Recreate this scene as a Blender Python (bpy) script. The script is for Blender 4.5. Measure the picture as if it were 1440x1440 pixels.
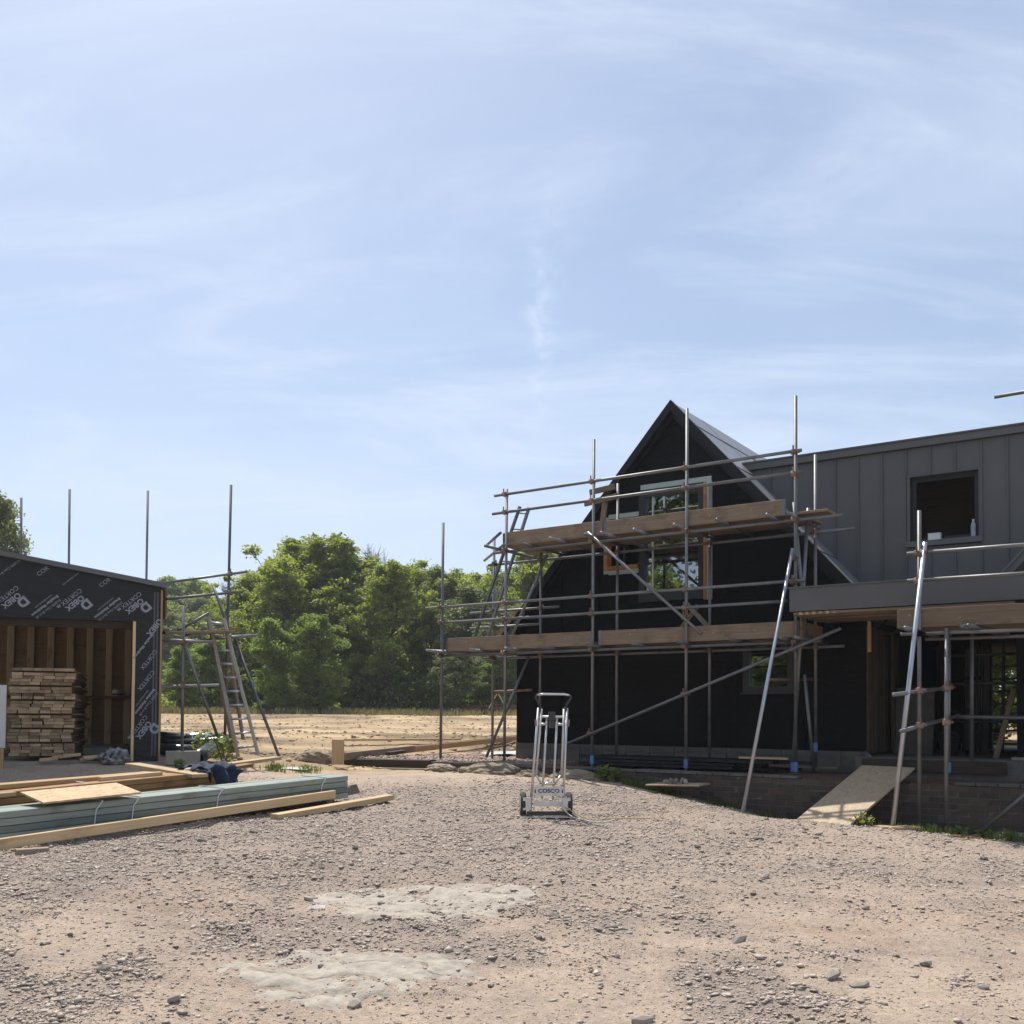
import bpy, bmesh, math, random
import numpy as np
from mathutils import Vector, Matrix

random.seed(7); rng = np.random.default_rng(7)
scene = bpy.context.scene
for o in list(bpy.data.objects): bpy.data.objects.remove(o, do_unlink=True)
COL = scene.collection
R = math.radians

# ------------------------------------------------------------------ camera, sky, sun, exposure
PITCH, ROLL, EYE, FPX, PX0, PY0 = R(1.9), R(0.4), 1.6, 1400.0, 720.0, 960.0
F_ = Vector((0, math.cos(PITCH), math.sin(PITCH))); R0 = Vector((1, 0, 0)); U0 = R0.cross(F_)
RT = R0*math.cos(ROLL) + U0*math.sin(ROLL); UP = U0*math.cos(ROLL) - R0*math.sin(ROLL)
cam = bpy.data.cameras.new('camera'); co = bpy.data.objects.new('camera', cam); COL.objects.link(co)
m = Matrix.Identity(4)
for i in range(3): m[i][0], m[i][1], m[i][2] = RT[i], UP[i], -F_[i]
m.translation = (0, 0, EYE); co.matrix_world = m
cam.sensor_width = 36; cam.lens = 36*FPX/1440; cam.shift_y = 240/1440
cam.clip_start = 0.1; cam.clip_end = 2000
scene.camera = co

SUN_AZ, SUN_EL = R(-27), R(60)          # azimuth measured from +Y towards +X
world = bpy.data.worlds.new('World'); scene.world = world; world.use_nodes = True
wn, wl = world.node_tree.nodes, world.node_tree.links
wn.clear()
out = wn.new('ShaderNodeOutputWorld'); bg = wn.new('ShaderNodeBackground'); bg.inputs[1].default_value = 0.1
def at_dir(px, py): return (RT*((px-PX0)/FPX) - UP*((py-PY0)/FPX) + F_).normalized()
sky = wn.new('ShaderNodeTexSky'); sky.sky_type = 'NISHITA'; sky.sun_disc = False
sky.sun_elevation = SUN_EL; sky.sun_rotation = SUN_AZ; sky.air_density = 1.0; sky.dust_density = 1.2; sky.ozone_density = 1.6
tc = wn.new('ShaderNodeTexCoord'); sep = wn.new('ShaderNodeSeparateXYZ'); wl.new(tc.outputs['Generated'], sep.inputs[0])
def wmath(op, a, b=None):
    n = wn.new('ShaderNodeMath'); n.operation = op
    for i, s in enumerate((a, b)):
        if s is None: continue
        if isinstance(s, (int, float)): n.inputs[i].default_value = s
        else: wl.new(s, n.inputs[i])
    return n.outputs[0]
den = wmath('ADD', wmath('MAXIMUM', sep.outputs[2], 0.0), 0.22)
cmb = wn.new('ShaderNodeCombineXYZ')
wl.new(wmath('DIVIDE', sep.outputs[0], den), cmb.inputs[0]); wl.new(wmath('DIVIDE', sep.outputs[1], den), cmb.inputs[1])
def wnoise(scale, detail, rough, rot, sc, dist=0.0):
    mp = wn.new('ShaderNodeMapping'); mp.inputs['Rotation'].default_value = (0, 0, R(rot)); mp.inputs['Scale'].default_value = sc
    wl.new(cmb.outputs[0], mp.inputs[0])
    n = wn.new('ShaderNodeTexNoise'); n.inputs['Scale'].default_value = scale; n.inputs['Detail'].default_value = detail
    n.inputs['Roughness'].default_value = rough; n.inputs['Distortion'].default_value = dist
    wl.new(mp.outputs[0], n.inputs['Vector']); return n.outputs[0]
def wramp(v, a, b):
    mr = wn.new('ShaderNodeMapRange'); mr.interpolation_type = 'SMOOTHSTEP'
    mr.inputs[1].default_value = a; mr.inputs[2].default_value = b; wl.new(v, mr.inputs[0]); return mr.outputs[0]
c1 = wramp(wnoise(0.9, 6, 0.5, -40, (0.8, 1.25, 1), 0.8), 0.30, 0.74)      # broad veils
c2 = wramp(wnoise(2.0, 12, 0.66, 55, (0.55, 1.6, 1), 1.5), 0.40, 0.78)         # streaks
cl = wmath('ADD', wmath('MULTIPLY', c1, 0.46), wmath('MULTIPLY', c2, 0.42))
low = wmath('POWER', wmath('SUBTRACT', 1.0, wmath('MINIMUM', wmath('MAXIMUM', sep.outputs[2], 0.0), 1.0)), 5.0)      # thicker veil towards the horizon
cl = wmath('MINIMUM', wmath('ADD', wmath('ADD', cl, 0.18), wmath('MULTIPLY', low, 0.55)), 0.95)
# a small upright wisp of cirrus
wd = at_dir(768, 440)
def wdot(vec):
    n = wn.new('ShaderNodeVectorMath'); n.operation = 'DOT_PRODUCT'; wl.new(tc.outputs['Generated'], n.inputs[0]); n.inputs[1].default_value = vec; return n.outputs['Value']
wx = wmath('DIVIDE', wmath('ADD', wdot(tuple(wd.cross(Vector((0, 0, 1))).normalized())), wmath('MULTIPLY', wmath('SUBTRACT', wnoise(9, 5, 0.6, 0, (1, 1, 1)), 0.5), 0.09)), 0.014)
wz = wmath('DIVIDE', wdot(tuple(wd.cross(Vector((0, 0, 1))).normalized().cross(wd))), 0.085)
gz_ = wmath('POWER', 2.718, wmath('MULTIPLY', wmath('ADD', wmath('MULTIPLY', wx, wx), wmath('MULTIPLY', wz, wz)), -1.0))
cl = wmath('MINIMUM', wmath('ADD', cl, wmath('MULTIPLY', wmath('MULTIPLY', gz_, wramp(wnoise(16, 8, 0.65, 20, (1, 1, 1), 0.8), 0.36, 0.66)), 0.42)), 0.96)
mix = wn.new('ShaderNodeMix'); mix.data_type = 'RGBA'
wl.new(cl, mix.inputs[0]); wl.new(sky.outputs[0], mix.inputs[6]); mix.inputs[7].default_value = (5.5, 6.35, 7.8, 1)
wl.new(mix.outputs[2], bg.inputs[0]); wl.new(bg.outputs[0], out.inputs[0])

sd = bpy.data.lights.new('sun', 'SUN'); sd.energy = 4.4; sd.angle = R(0.55); sd.color = (1.0, 0.945, 0.86)
so = bpy.data.objects.new('sun', sd); COL.objects.link(so)
SUNV = Vector((math.sin(SUN_AZ)*math.cos(SUN_EL), math.cos(SUN_AZ)*math.cos(SUN_EL), math.sin(SUN_EL)))
so.rotation_euler = (-SUNV).to_track_quat('-Z', 'Y').to_euler(); so.location = (-10, 20, 40)
vs = scene.view_settings; vs.view_transform = 'Standard'; vs.look = 'None'; vs.exposure = 0.42; vs.gamma = 1.0; vs.use_curve_mapping = False
scene.render.engine = 'CYCLES'; scene.render.resolution_x = scene.render.resolution_y = 1024

def at(px, py, d):                      # point of the place seen at a photograph position, d metres ahead
    return Vector((0, 0, EYE)) + (RT*((px-PX0)/FPX) - UP*((py-PY0)/FPX) + F_)*d

# ------------------------------------------------------------------ materials
MATS = {}
def nmat(name):
    m = bpy.data.materials.new(name); m.use_nodes = True; nt = m.node_tree; nt.nodes.clear()
    o = nt.nodes.new('ShaderNodeOutputMaterial'); b = nt.nodes.new('ShaderNodeBsdfPrincipled'); nt.links.new(b.outputs[0], o.inputs[0])
    MATS[name] = m; return m, nt, b, o
def N(nt, t, **kw):
    n = nt.nodes.new(t)
    for k, v in kw.items():
        if k in n.inputs: n.inputs[k].default_value = v
        else: setattr(n, k, v)
    return n
def mixc(nt, fac, a, b, blend='MIX'):
    n = nt.nodes.new('ShaderNodeMix'); n.data_type = 'RGBA'; n.blend_type = blend
    for s, i in ((fac, 0), (a, 6), (b, 7)):
        if isinstance(s, (int, float)): n.inputs[i].default_value = s
        elif isinstance(s, tuple): n.inputs[i].default_value = (*s[:3], 1)
        else: nt.links.new(s, n.inputs[i])
    return n.outputs[2]
def maprange(nt, v, a, b, c, d):
    n = nt.nodes.new('ShaderNodeMapRange')
    for i, x in enumerate((a, b, c, d)): n.inputs[i+1].default_value = x
    nt.links.new(v, n.inputs[0]); return n.outputs[0]
def bump(nt, b, h, strength=0.3, dist=0.01):
    n = nt.nodes.new('ShaderNodeBump'); n.inputs['Strength'].default_value = strength; n.inputs['Distance'].default_value = dist
    nt.links.new(h, n.inputs['Height']); nt.links.new(n.outputs[0], b.inputs['Normal'])
def coords(nt, scale=(1, 1, 1), kind='Object'):
    t = nt.nodes.new('ShaderNodeTexCoord'); mp = nt.nodes.new('ShaderNodeMapping'); mp.inputs['Scale'].default_value = scale
    nt.links.new(t.outputs[kind], mp.inputs[0]); return mp.outputs[0]
def noise(nt, vec, scale, detail=4, rough=0.55, dist=0.0):
    n = nt.nodes.new('ShaderNodeTexNoise'); n.inputs['Scale'].default_value = scale; n.inputs['Detail'].default_value = detail
    n.inputs['Roughness'].default_value = rough; n.inputs['Distortion'].default_value = dist
    nt.links.new(vec, n.inputs['Vector']); return n.outputs[0]
def plain(name, c1, c2, rough=0.6, scale=6, metal=0.0, bstr=0.15, bscale=40, var=0.25, stretch=(1, 1, 1), spec=0.5):
    m, nt, b, o = nmat(name)
    v = coords(nt, stretch); f = noise(nt, v, scale, 5, 0.6)
    col = mixc(nt, maprange(nt, f, 0.3, 0.7, 0, 1), c1, c2)
    if name == 'galvanised': col = mixc(nt, maprange(nt, noise(nt, v, 9, 4, 0.7), 0.6, 0.72, 0, 0.7), col, (0.26, 0.235, 0.2)); col = mixc(nt, maprange(nt, noise(nt, v, 2.3, 3, 0.6), 0.62, 0.72, 0, 0.3), col, (0.15, 0.10, 0.07))
    if var:
        oi = nt.nodes.new('ShaderNodeObjectInfo')
        col = mixc(nt, 1.0, col, mixc(nt, oi.outputs['Random'], (1-var,)*3, (1+var*0.6,)*3), 'MULTIPLY')
    nt.links.new(col, b.inputs['Base Color']); b.inputs['Roughness'].default_value = rough; b.inputs['Metallic'].default_value = metal
    b.inputs['Specular IOR Level'].default_value = spec
    if bstr: bump(nt, b, noise(nt, v, bscale, 4), bstr, 0.01)
    return m
def wood(name, c1, c2, c3, rough=0.7, var=0.3, knots=True):
    m, nt, b, o = nmat(name)
    oi = nt.nodes.new('ShaderNodeObjectInfo')
    t = nt.nodes.new('ShaderNodeTexCoord'); ad = nt.nodes.new('ShaderNodeVectorMath'); ad.operation = 'MULTIPLY_ADD'
    ad.inputs[1].default_value = (1, 1, 1)
    nt.links.new(t.outputs['Object'], ad.inputs[0])
    cm = nt.nodes.new('ShaderNodeCombineXYZ'); ml = nt.nodes.new('ShaderNodeMath'); ml.operation = 'MULTIPLY'; ml.inputs[1].default_value = 37.0
    nt.links.new(oi.outputs['Random'], ml.inputs[0]); nt.links.new(ml.outputs[0], cm.inputs[0]); nt.links.new(ml.outputs[0], cm.inputs[1])
    nt.links.new(cm.outputs[0], ad.inputs[2])
    mp = nt.nodes.new('ShaderNodeMapping'); mp.inputs['Scale'].default_value = (1.2, 26, 26); nt.links.new(ad.outputs[0], mp.inputs[0])
    g = noise(nt, mp.outputs[0], 1.6, 6, 0.6, 0.6)
    col = mixc(nt, maprange(nt, g, 0.32, 0.68, 0, 1), c1, c2)
    mp2 = nt.nodes.new('ShaderNodeMapping'); mp2.inputs['Scale'].default_value = (2.2, 5, 5); nt.links.new(ad.outputs[0], mp2.inputs[0])
    k = noise(nt, mp2.outputs[0], 1.3, 3, 0.5)
    col = mixc(nt, maprange(nt, k, 0.58, 0.74, 0, 0.75), col, c3)
    col = mixc(nt, 1.0, col, mixc(nt, oi.outputs['Random'], (1-var,)*3, (1+var*0.5,)*3), 'MULTIPLY')
    if name == 'scaffold_board':
        col = mixc(nt, maprange(nt, noise(nt, t.outputs['Object'], 17, 4, 0.7), 0.64, 0.70, 0, 0.7), col, (0.40, 0.36, 0.31)); col = mixc(nt, maprange(nt, noise(nt, t.outputs['Object'], 3.1, 4, 0.6), 0.52, 0.72, 0, 0.6), col, (0.12, 0.095, 0.07))
    nt.links.new(col, b.inputs['Base Color']); b.inputs['Roughness'].default_value = rough; b.inputs['Specular IOR Level'].default_value = 0.3
    bump(nt, b, g, 0.25, 0.004)
    return m

wood('timber_new', (0.50, 0.33, 0.17), (0.40, 0.25, 0.12), (0.25, 0.13, 0.055))
wood('timber_pale', (0.60, 0.45, 0.27), (0.50, 0.35, 0.19), (0.33, 0.19, 0.09))
wood('timber_brown', (0.34, 0.19, 0.08), (0.25, 0.13, 0.05), (0.13, 0.065, 0.025))
wood('timber_orange', (0.46, 0.225, 0.075), (0.36, 0.165, 0.05), (0.2, 0.09, 0.03), var=0.15)
wood('ladder_wood', (0.42, 0.38, 0.32), (0.33, 0.295, 0.245), (0.22, 0.19, 0.155), var=0.15)
wood('timber_grey', (0.27, 0.21, 0.155), (0.19, 0.145, 0.105), (0.10, 0.075, 0.05))
wood('timber_rough', (0.52, 0.375, 0.235), (0.39, 0.275, 0.165), (0.22, 0.145, 0.085), var=0.5)
wood('timber_dark', (0.085, 0.06, 0.042), (0.055, 0.04, 0.03), (0.03, 0.022, 0.016), var=0.4)
wood('timber_black', (0.018, 0.018, 0.02), (0.011, 0.011, 0.012), (0.03, 0.028, 0.026), var=0.4, rough=0.5)
wood('timber_treated', (0.285, 0.325, 0.285), (0.205, 0.24, 0.215), (0.07, 0.075, 0.06), var=0.42)
wood('scaffold_board', (0.27, 0.20, 0.135), (0.19, 0.138, 0.092), (0.11, 0.08, 0.055), var=0.3)
plain('galvanised', (0.225, 0.23, 0.235), (0.145, 0.147, 0.15), 0.5, 5, 0.5, 0.1, 60, 0.35)
plain('galvanised_bright', (0.52, 0.55, 0.60), (0.40, 0.43, 0.48), 0.38, 5, 0.7, 0.08, 60, 0.1)
plain('coupler_steel', (0.24, 0.20, 0.17), (0.19, 0.085, 0.045), 0.6, 14, 0.35, 0.15, 60, 0.4)
plain('aluminium', (0.62, 0.61, 0.59), (0.50, 0.49, 0.47), 0.4, 8, 0.7, 0.06, 80, 0.0)
plain('chrome', (0.7, 0.7, 0.7), (0.6, 0.6, 0.6), 0.18, 8, 1.0, 0.0, 80, 0.0)
plain('rubber', (0.035, 0.034, 0.033), (0.06, 0.055, 0.05), 0.85, 20, 0, 0.3, 60, 0.0)
plain('black_plastic', (0.02, 0.021, 0.023), (0.03, 0.03, 0.032), 0.3, 4, 0, 0.05, 10, 0.2)
plain('pipe_plastic', (0.022, 0.024, 0.027), (0.05, 0.05, 0.052), 0.28, 3, 0, 0.06, 8, 0.2)
plain('blue_plastic', (0.12, 0.25, 0.5), (0.09, 0.18, 0.38), 0.5, 6, 0, 0.05, 10, 0.2)
plain('white_plastic', (0.72, 0.73, 0.74), (0.6, 0.61, 0.62), 0.5, 6, 0, 0.05, 10, 0.1)
plain('foil', (0.75, 0.76, 0.78), (0.5, 0.5, 0.52), 0.25, 12, 0.9, 0.9, 18, 0.0)
plain('concrete', (0.36, 0.32, 0.27), (0.25, 0.22, 0.185), 0.9, 5, 0, 0.4, 30, 0.15)
plain('concrete_block', (0.15, 0.14, 0.125), (0.105, 0.097, 0.088), 0.92, 7, 0, 0.4, 45, 0.25)
plain('mortar', (0.17, 0.15, 0.13), (0.11, 0.097, 0.085), 0.95, 9, 0, 0.5, 60, 0.0)
plain('dried_cement', (0.40, 0.36, 0.30), (0.26, 0.225, 0.185), 0.95, 11, 0, 0.9, 26, 0.05)
plain('zinc_dark', (0.112, 0.111, 0.113), (0.095, 0.094, 0.096), 0.45, 1.5, 0.15, 0.05, 3, 0.06)
plain('zinc_light', (0.118, 0.118, 0.121), (0.10, 0.10, 0.103), 0.45, 2, 0.15, 0.05, 3, 0.0)
plain('barge_black', (0.0095, 0.01, 0.012), (0.007, 0.0075, 0.009), 0.55, 4, 0, 0.0, 3, 0.0, spec=0.3)
plain('window_frame', (0.022, 0.023, 0.026), (0.016, 0.017, 0.019), 0.4, 4, 0, 0.0, 3, 0.0)
plain('insulation_tape', (0.42, 0.50, 0.46), (0.36, 0.43, 0.40), 0.5, 4, 0, 0.1, 20, 0.1)
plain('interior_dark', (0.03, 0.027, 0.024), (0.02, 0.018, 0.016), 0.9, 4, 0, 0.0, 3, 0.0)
plain('plasterboard', (0.42, 0.41, 0.39), (0.34, 0.33, 0.31), 0.9, 3, 0, 0.0, 3, 0.0)
plain('white_board', (0.62, 0.62, 0.60), (0.55, 0.55, 0.53), 0.6, 3, 0, 0.0, 3, 0.0)
plain('print_white', (0.30, 0.32, 0.35), (0.25, 0.27, 0.30), 0.7, 8, 0, 0.0, 3, 0.0)
plain('print_blue', (0.03, 0.05, 0.10), (0.03, 0.05, 0.10), 0.6, 8, 0, 0.0, 3, 0.0)
plain('denim', (0.022, 0.035, 0.075), (0.014, 0.022, 0.05), 0.9, 9, 0, 0.4, 60, 0.0)
plain('rust', (0.20, 0.075, 0.045), (0.11, 0.055, 0.04), 0.85, 9, 0, 0.3, 30, 0.3)
plain('bark', (0.085, 0.07, 0.055), (0.045, 0.038, 0.03), 0.95, 6, 0, 0.6, 20, 0.2, (1, 1, 0.25))
plain('twig', (0.13, 0.11, 0.09), (0.09, 0.075, 0.06), 0.95, 6, 0, 0.0, 20, 0.2)
plain('earth_clod', (0.33, 0.27, 0.19), (0.20, 0.165, 0.12), 0.98, 5, 0, 0.8, 16, 0.2)
plain('cable_orange', (0.55, 0.16, 0.05), (0.45, 0.12, 0.04), 0.6, 8, 0, 0.0, 3, 0.0)
plain('cable_white', (0.62, 0.62, 0.58), (0.55, 0.55, 0.5), 0.6, 8, 0, 0.0, 3, 0.0)
plain('cable_yellow', (0.5, 0.38, 0.12), (0.42, 0.3, 0.1), 0.6, 8, 0, 0.0, 3, 0.0)
plain('strap', (0.66, 0.68, 0.70), (0.6, 0.62, 0.64), 0.5, 8, 0, 0.0, 3, 0.0)
plain('sheeting', (0.50, 0.48, 0.45), (0.40, 0.38, 0.35), 0.5, 2, 0, 0.4, 5, 0.0)
plain('sack_film', (0.40, 0.40, 0.40), (0.09, 0.09, 0.095), 0.35, 9, 0, 0.6, 20, 0.0)
plain('contrail_white', (0.7, 0.7, 0.7), (0.7, 0.7, 0.7), 0.6, 2, 0, 0.0, 5, 0.0)

# black breather membrane with wrinkles
def membrane(name, c, wr, st):
    m, nt, b, o = nmat(name)
    v = coords(nt, (1, 1, 2.2)); n1 = noise(nt, v, 3.2, 3, 0.5, 1.2); n2 = noise(nt, v, 0.8, 2, 0.5)
    nt.links.new(mixc(nt, n2, tuple(x*0.75 for x in c), tuple(x*1.3 for x in c)), b.inputs['Base Color'])
    b.inputs['Roughness'].default_value = wr; b.inputs['Specular IOR Level'].default_value = 0.12 if name == 'membrane_black' else 0.35; bump(nt, b, n1, st, 0.05); return m
membrane('membrane_black', (0.0048, 0.005, 0.0058), 0.55, 0.35)
membrane('membrane_garage', (0.0095, 0.01, 0.0115), 0.5, 0.5)
membrane('roof_sheet', (0.20, 0.202, 0.207), 0.4, 0.35)

# brick
m, nt, b, o = nmat('brick'); oi = N(nt, 'ShaderNodeObjectInfo'); rp = N(nt, 'ShaderNodeValToRGB')
els = rp.color_ramp.elements; els[0].position = 0; els[0].color = (0.04, 0.034, 0.029, 1); els[1].position = 1; els[1].color = (0.10, 0.082, 0.066, 1)
for p, c in ((0.3, (0.07, 0.047, 0.037, 1)), (0.6, (0.078, 0.055, 0.041, 1)), (0.82, (0.11, 0.066, 0.046, 1))): e = els.new(p); e.color = c
nt.links.new(oi.outputs['Random'], rp.inputs[0]); v = coords(nt); n1 = noise(nt, v, 14, 5, 0.65); n2 = noise(nt, v, 5, 3)
col = mixc(nt, maprange(nt, n1, 0.35, 0.7, 0, 0.6), rp.outputs[0], (0.075, 0.065, 0.058)); col = mixc(nt, maprange(nt, n2, 0.64, 0.76, 0, 0.5), col, (0.20, 0.19, 0.18))
nt.links.new(col, b.inputs['Base Color']); b.inputs['Roughness'].default_value = 0.92; bump(nt, b, n1, 0.6, 0.006)

# oriented strand board
def osb(name, c1, c2, c3):
    m, nt, b, o = nmat(name); v = coords(nt)
    vo = N(nt, 'ShaderNodeTexVoronoi'); vo.inputs['Scale'].default_value = 26; mp = N(nt, 'ShaderNodeMapping'); mp.inputs['Scale'].default_value = (0.5, 1.6, 1)
    ds = noise(nt, v, 6, 3); ad = N(nt, 'ShaderNodeVectorMath', operation='ADD'); nt.links.new(v, ad.inputs[0]); nt.links.new(ds, ad.inputs[1])
    nt.links.new(ad.outputs[0], mp.inputs[0]); nt.links.new(mp.outputs[0], vo.inputs['Vector'])
    sp = N(nt, 'ShaderNodeSeparateColor'); nt.links.new(vo.outputs['Color'], sp.inputs[0])
    col = mixc(nt, sp.outputs[0], c1, c2); col = mixc(nt, maprange(nt, sp.outputs[1], 0.8, 1, 0, 0.8), col, c3)
    nt.links.new(col, b.inputs['Base Color']); b.inputs['Roughness'].default_value = 0.75; bump(nt, b, vo.outputs['Distance'], 0.3, 0.004)
osb('osb', (0.56, 0.41, 0.24), (0.40, 0.27, 0.14), (0.20, 0.12, 0.06))
osb('osb_muddy', (0.47, 0.37, 0.25), (0.37, 0.28, 0.185), (0.24, 0.18, 0.12))

# glazing: dark, clear, with a mirror-like double-glazed reflection
m, nt, b, o = nmat('glazing')
tr = N(nt, 'ShaderNodeBsdfTransparent'); tr.inputs[0].default_value = (0.55, 0.57, 0.56, 1)
gl = N(nt, 'ShaderNodeBsdfGlossy'); gl.inputs['Roughness'].default_value = 0.015; gl.inputs[0].default_value = (0.9, 0.95, 1, 1)
fr = N(nt, 'ShaderNodeFresnel'); fr.inputs[0].default_value = 1.9
mx = N(nt, 'ShaderNodeMixShader'); nt.links.new(maprange(nt, fr.outputs[0], 0, 1, 0.2, 1.0), mx.inputs[0])
nt.links.new(tr.outputs[0], mx.inputs[1]); nt.links.new(gl.outputs[0], mx.inputs[2]); nt.links.new(mx.outputs[0], o.inputs[0])
m, nt, b, o = nmat('clear_plastic')
b.inputs['Base Color'].default_value = (0.75, 0.8, 0.85, 1); b.inputs['Roughness'].default_value = 0.1; b.inputs['Transmission Weight'].default_value = 0.6; b.inputs['IOR'].default_value = 1.2

# foliage
def leafmat(name, c1, c2, trans=0.35):
    m, nt, b, o = nmat(name)
    g = N(nt, 'ShaderNodeNewGeometry'); oi = N(nt, 'ShaderNodeObjectInfo')
    col = mixc(nt, g.outputs['Random Per Island'], c1, c2)
    col = mixc(nt, 1.0, col, mixc(nt, oi.outputs['Random'], (0.85, 0.82, 0.75), (1.15, 1.1, 1.1)), 'MULTIPLY')
    nt.links.new(col, b.inputs['Base Color']); b.inputs['Roughness'].default_value = 0.55; b.inputs['Specular IOR Level'].default_value = 0.35
    t = N(nt, 'ShaderNodeBsdfTranslucent'); nt.links.new(mixc(nt, 1.0, col, (1.5, 1.7, 0.7), 'MULTIPLY'), t.inputs[0])
    mx = N(nt, 'ShaderNodeMixShader'); mx.inputs[0].default_value = trans
    nt.links.new(b.outputs[0], mx.inputs[1]); nt.links.new(t.outputs[0], mx.inputs[2]); nt.links.new(mx.outputs[0], o.inputs[0])
leafmat('leaf_oak', (0.165, 0.20, 0.05), (0.27, 0.285, 0.085), 0.55)
leafmat('leaf_dark', (0.13, 0.165, 0.05), (0.215, 0.235, 0.078), 0.54)
leafmat('leaf_light', (0.14, 0.19, 0.06), (0.215, 0.255, 0.09), 0.5)
leafmat('leaf_grey', (0.11, 0.13, 0.07), (0.16, 0.18, 0.105), 0.45)
leafmat('leaf_conifer', (0.02, 0.04, 0.018), (0.035, 0.06, 0.025), 0.1)
leafmat('grass_green', (0.07, 0.11, 0.022), (0.12, 0.16, 0.04), 0.3)
leafmat('grass_dry', (0.17, 0.15, 0.09), (0.26, 0.22, 0.14), 0.25)

# stones
def stonemat(name, cols):
    m, nt, b, o = nmat(name); g = N(nt, 'ShaderNodeNewGeometry'); rp = N(nt, 'ShaderNodeValToRGB'); els = rp.color_ramp.elements
    els[0].color = (*cols[0], 1); els[1].color = (*cols[-1], 1)
    for i, c in enumerate(cols[1:-1]): e = els.new((i+1)/(len(cols)-1)); e.color = (*c, 1)
    oi = N(nt, 'ShaderNodeObjectInfo'); ad = N(nt, 'ShaderNodeMath', operation='ADD'); fr = N(nt, 'ShaderNodeMath', operation='FRACT')
    nt.links.new(g.outputs['Random Per Island'], ad.inputs[0]); nt.links.new(oi.outputs['Random'], ad.inputs[1]); nt.links.new(ad.outputs[0], fr.inputs[0])
    nt.links.new(fr.outputs[0], rp.inputs[0]); v = coords(nt); n = noise(nt, v, 50, 3)
    nt.links.new(mixc(nt, maprange(nt, n, 0.3, 0.7, 0, 0.35), rp.outputs[0], (0.42, 0.36, 0.28)), b.inputs['Base Color']); b.inputs['Roughness'].default_value = 0.92
stonemat('gravel', [(0.25, 0.21, 0.185), (0.42, 0.345, 0.285), (0.48, 0.39, 0.325), (0.36, 0.29, 0.25), (0.56, 0.48, 0.41), (0.31, 0.26, 0.225)])
stonemat('gravel_pink', [(0.30, 0.20, 0.17), (0.36, 0.25, 0.22), (0.26, 0.17, 0.15), (0.42, 0.34, 0.30)])
stonemat('clod', [(0.30, 0.22, 0.135), (0.38, 0.285, 0.18), (0.24, 0.175, 0.11), (0.44, 0.34, 0.22)])
stonemat('stone', [(0.10, 0.088, 0.08), (0.19, 0.165, 0.145), (0.28, 0.24, 0.205), (0.14, 0.12, 0.11), (0.38, 0.34, 0.295)])

# ground
m, nt, b, o = nmat('ground')
at_ = N(nt, 'ShaderNodeAttribute'); at_.attribute_name = 'soil'
v = coords(nt); n1 = noise(nt, v, 1.4, 6, 0.6); n2 = noise(nt, v, 24, 6, 0.7); n3 = noise(nt, v, 90, 4, 0.7)
col = mixc(nt, 1.0, at_.outputs['Color'], mixc(nt, maprange(nt, n1, 0.3, 0.7, 0, 1), (0.84, 0.84, 0.86), (1.14, 1.12, 1.08)), 'MULTIPLY')
col = mixc(nt, 1.0, col, mixc(nt, maprange(nt, n2, 0.3, 0.7, 0, 1), (0.76, 0.75, 0.75), (1.2, 1.19, 1.17)), 'MULTIPLY')
col = mixc(nt, maprange(nt, n3, 0.60, 0.72, 0, 0.5), col, (0.17, 0.145, 0.125))
nt.links.new(col, b.inputs['Base Color']); b.inputs['Roughness'].default_value = 0.97; b.inputs['Specular IOR Level'].default_value = 0.15
sm = N(nt, 'ShaderNodeMath', operation='ADD'); nt.links.new(n2, sm.inputs[0]); nt.links.new(n3, sm.inputs[1]); bump(nt, b, sm.outputs[0], 0.8, 0.03)

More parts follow.
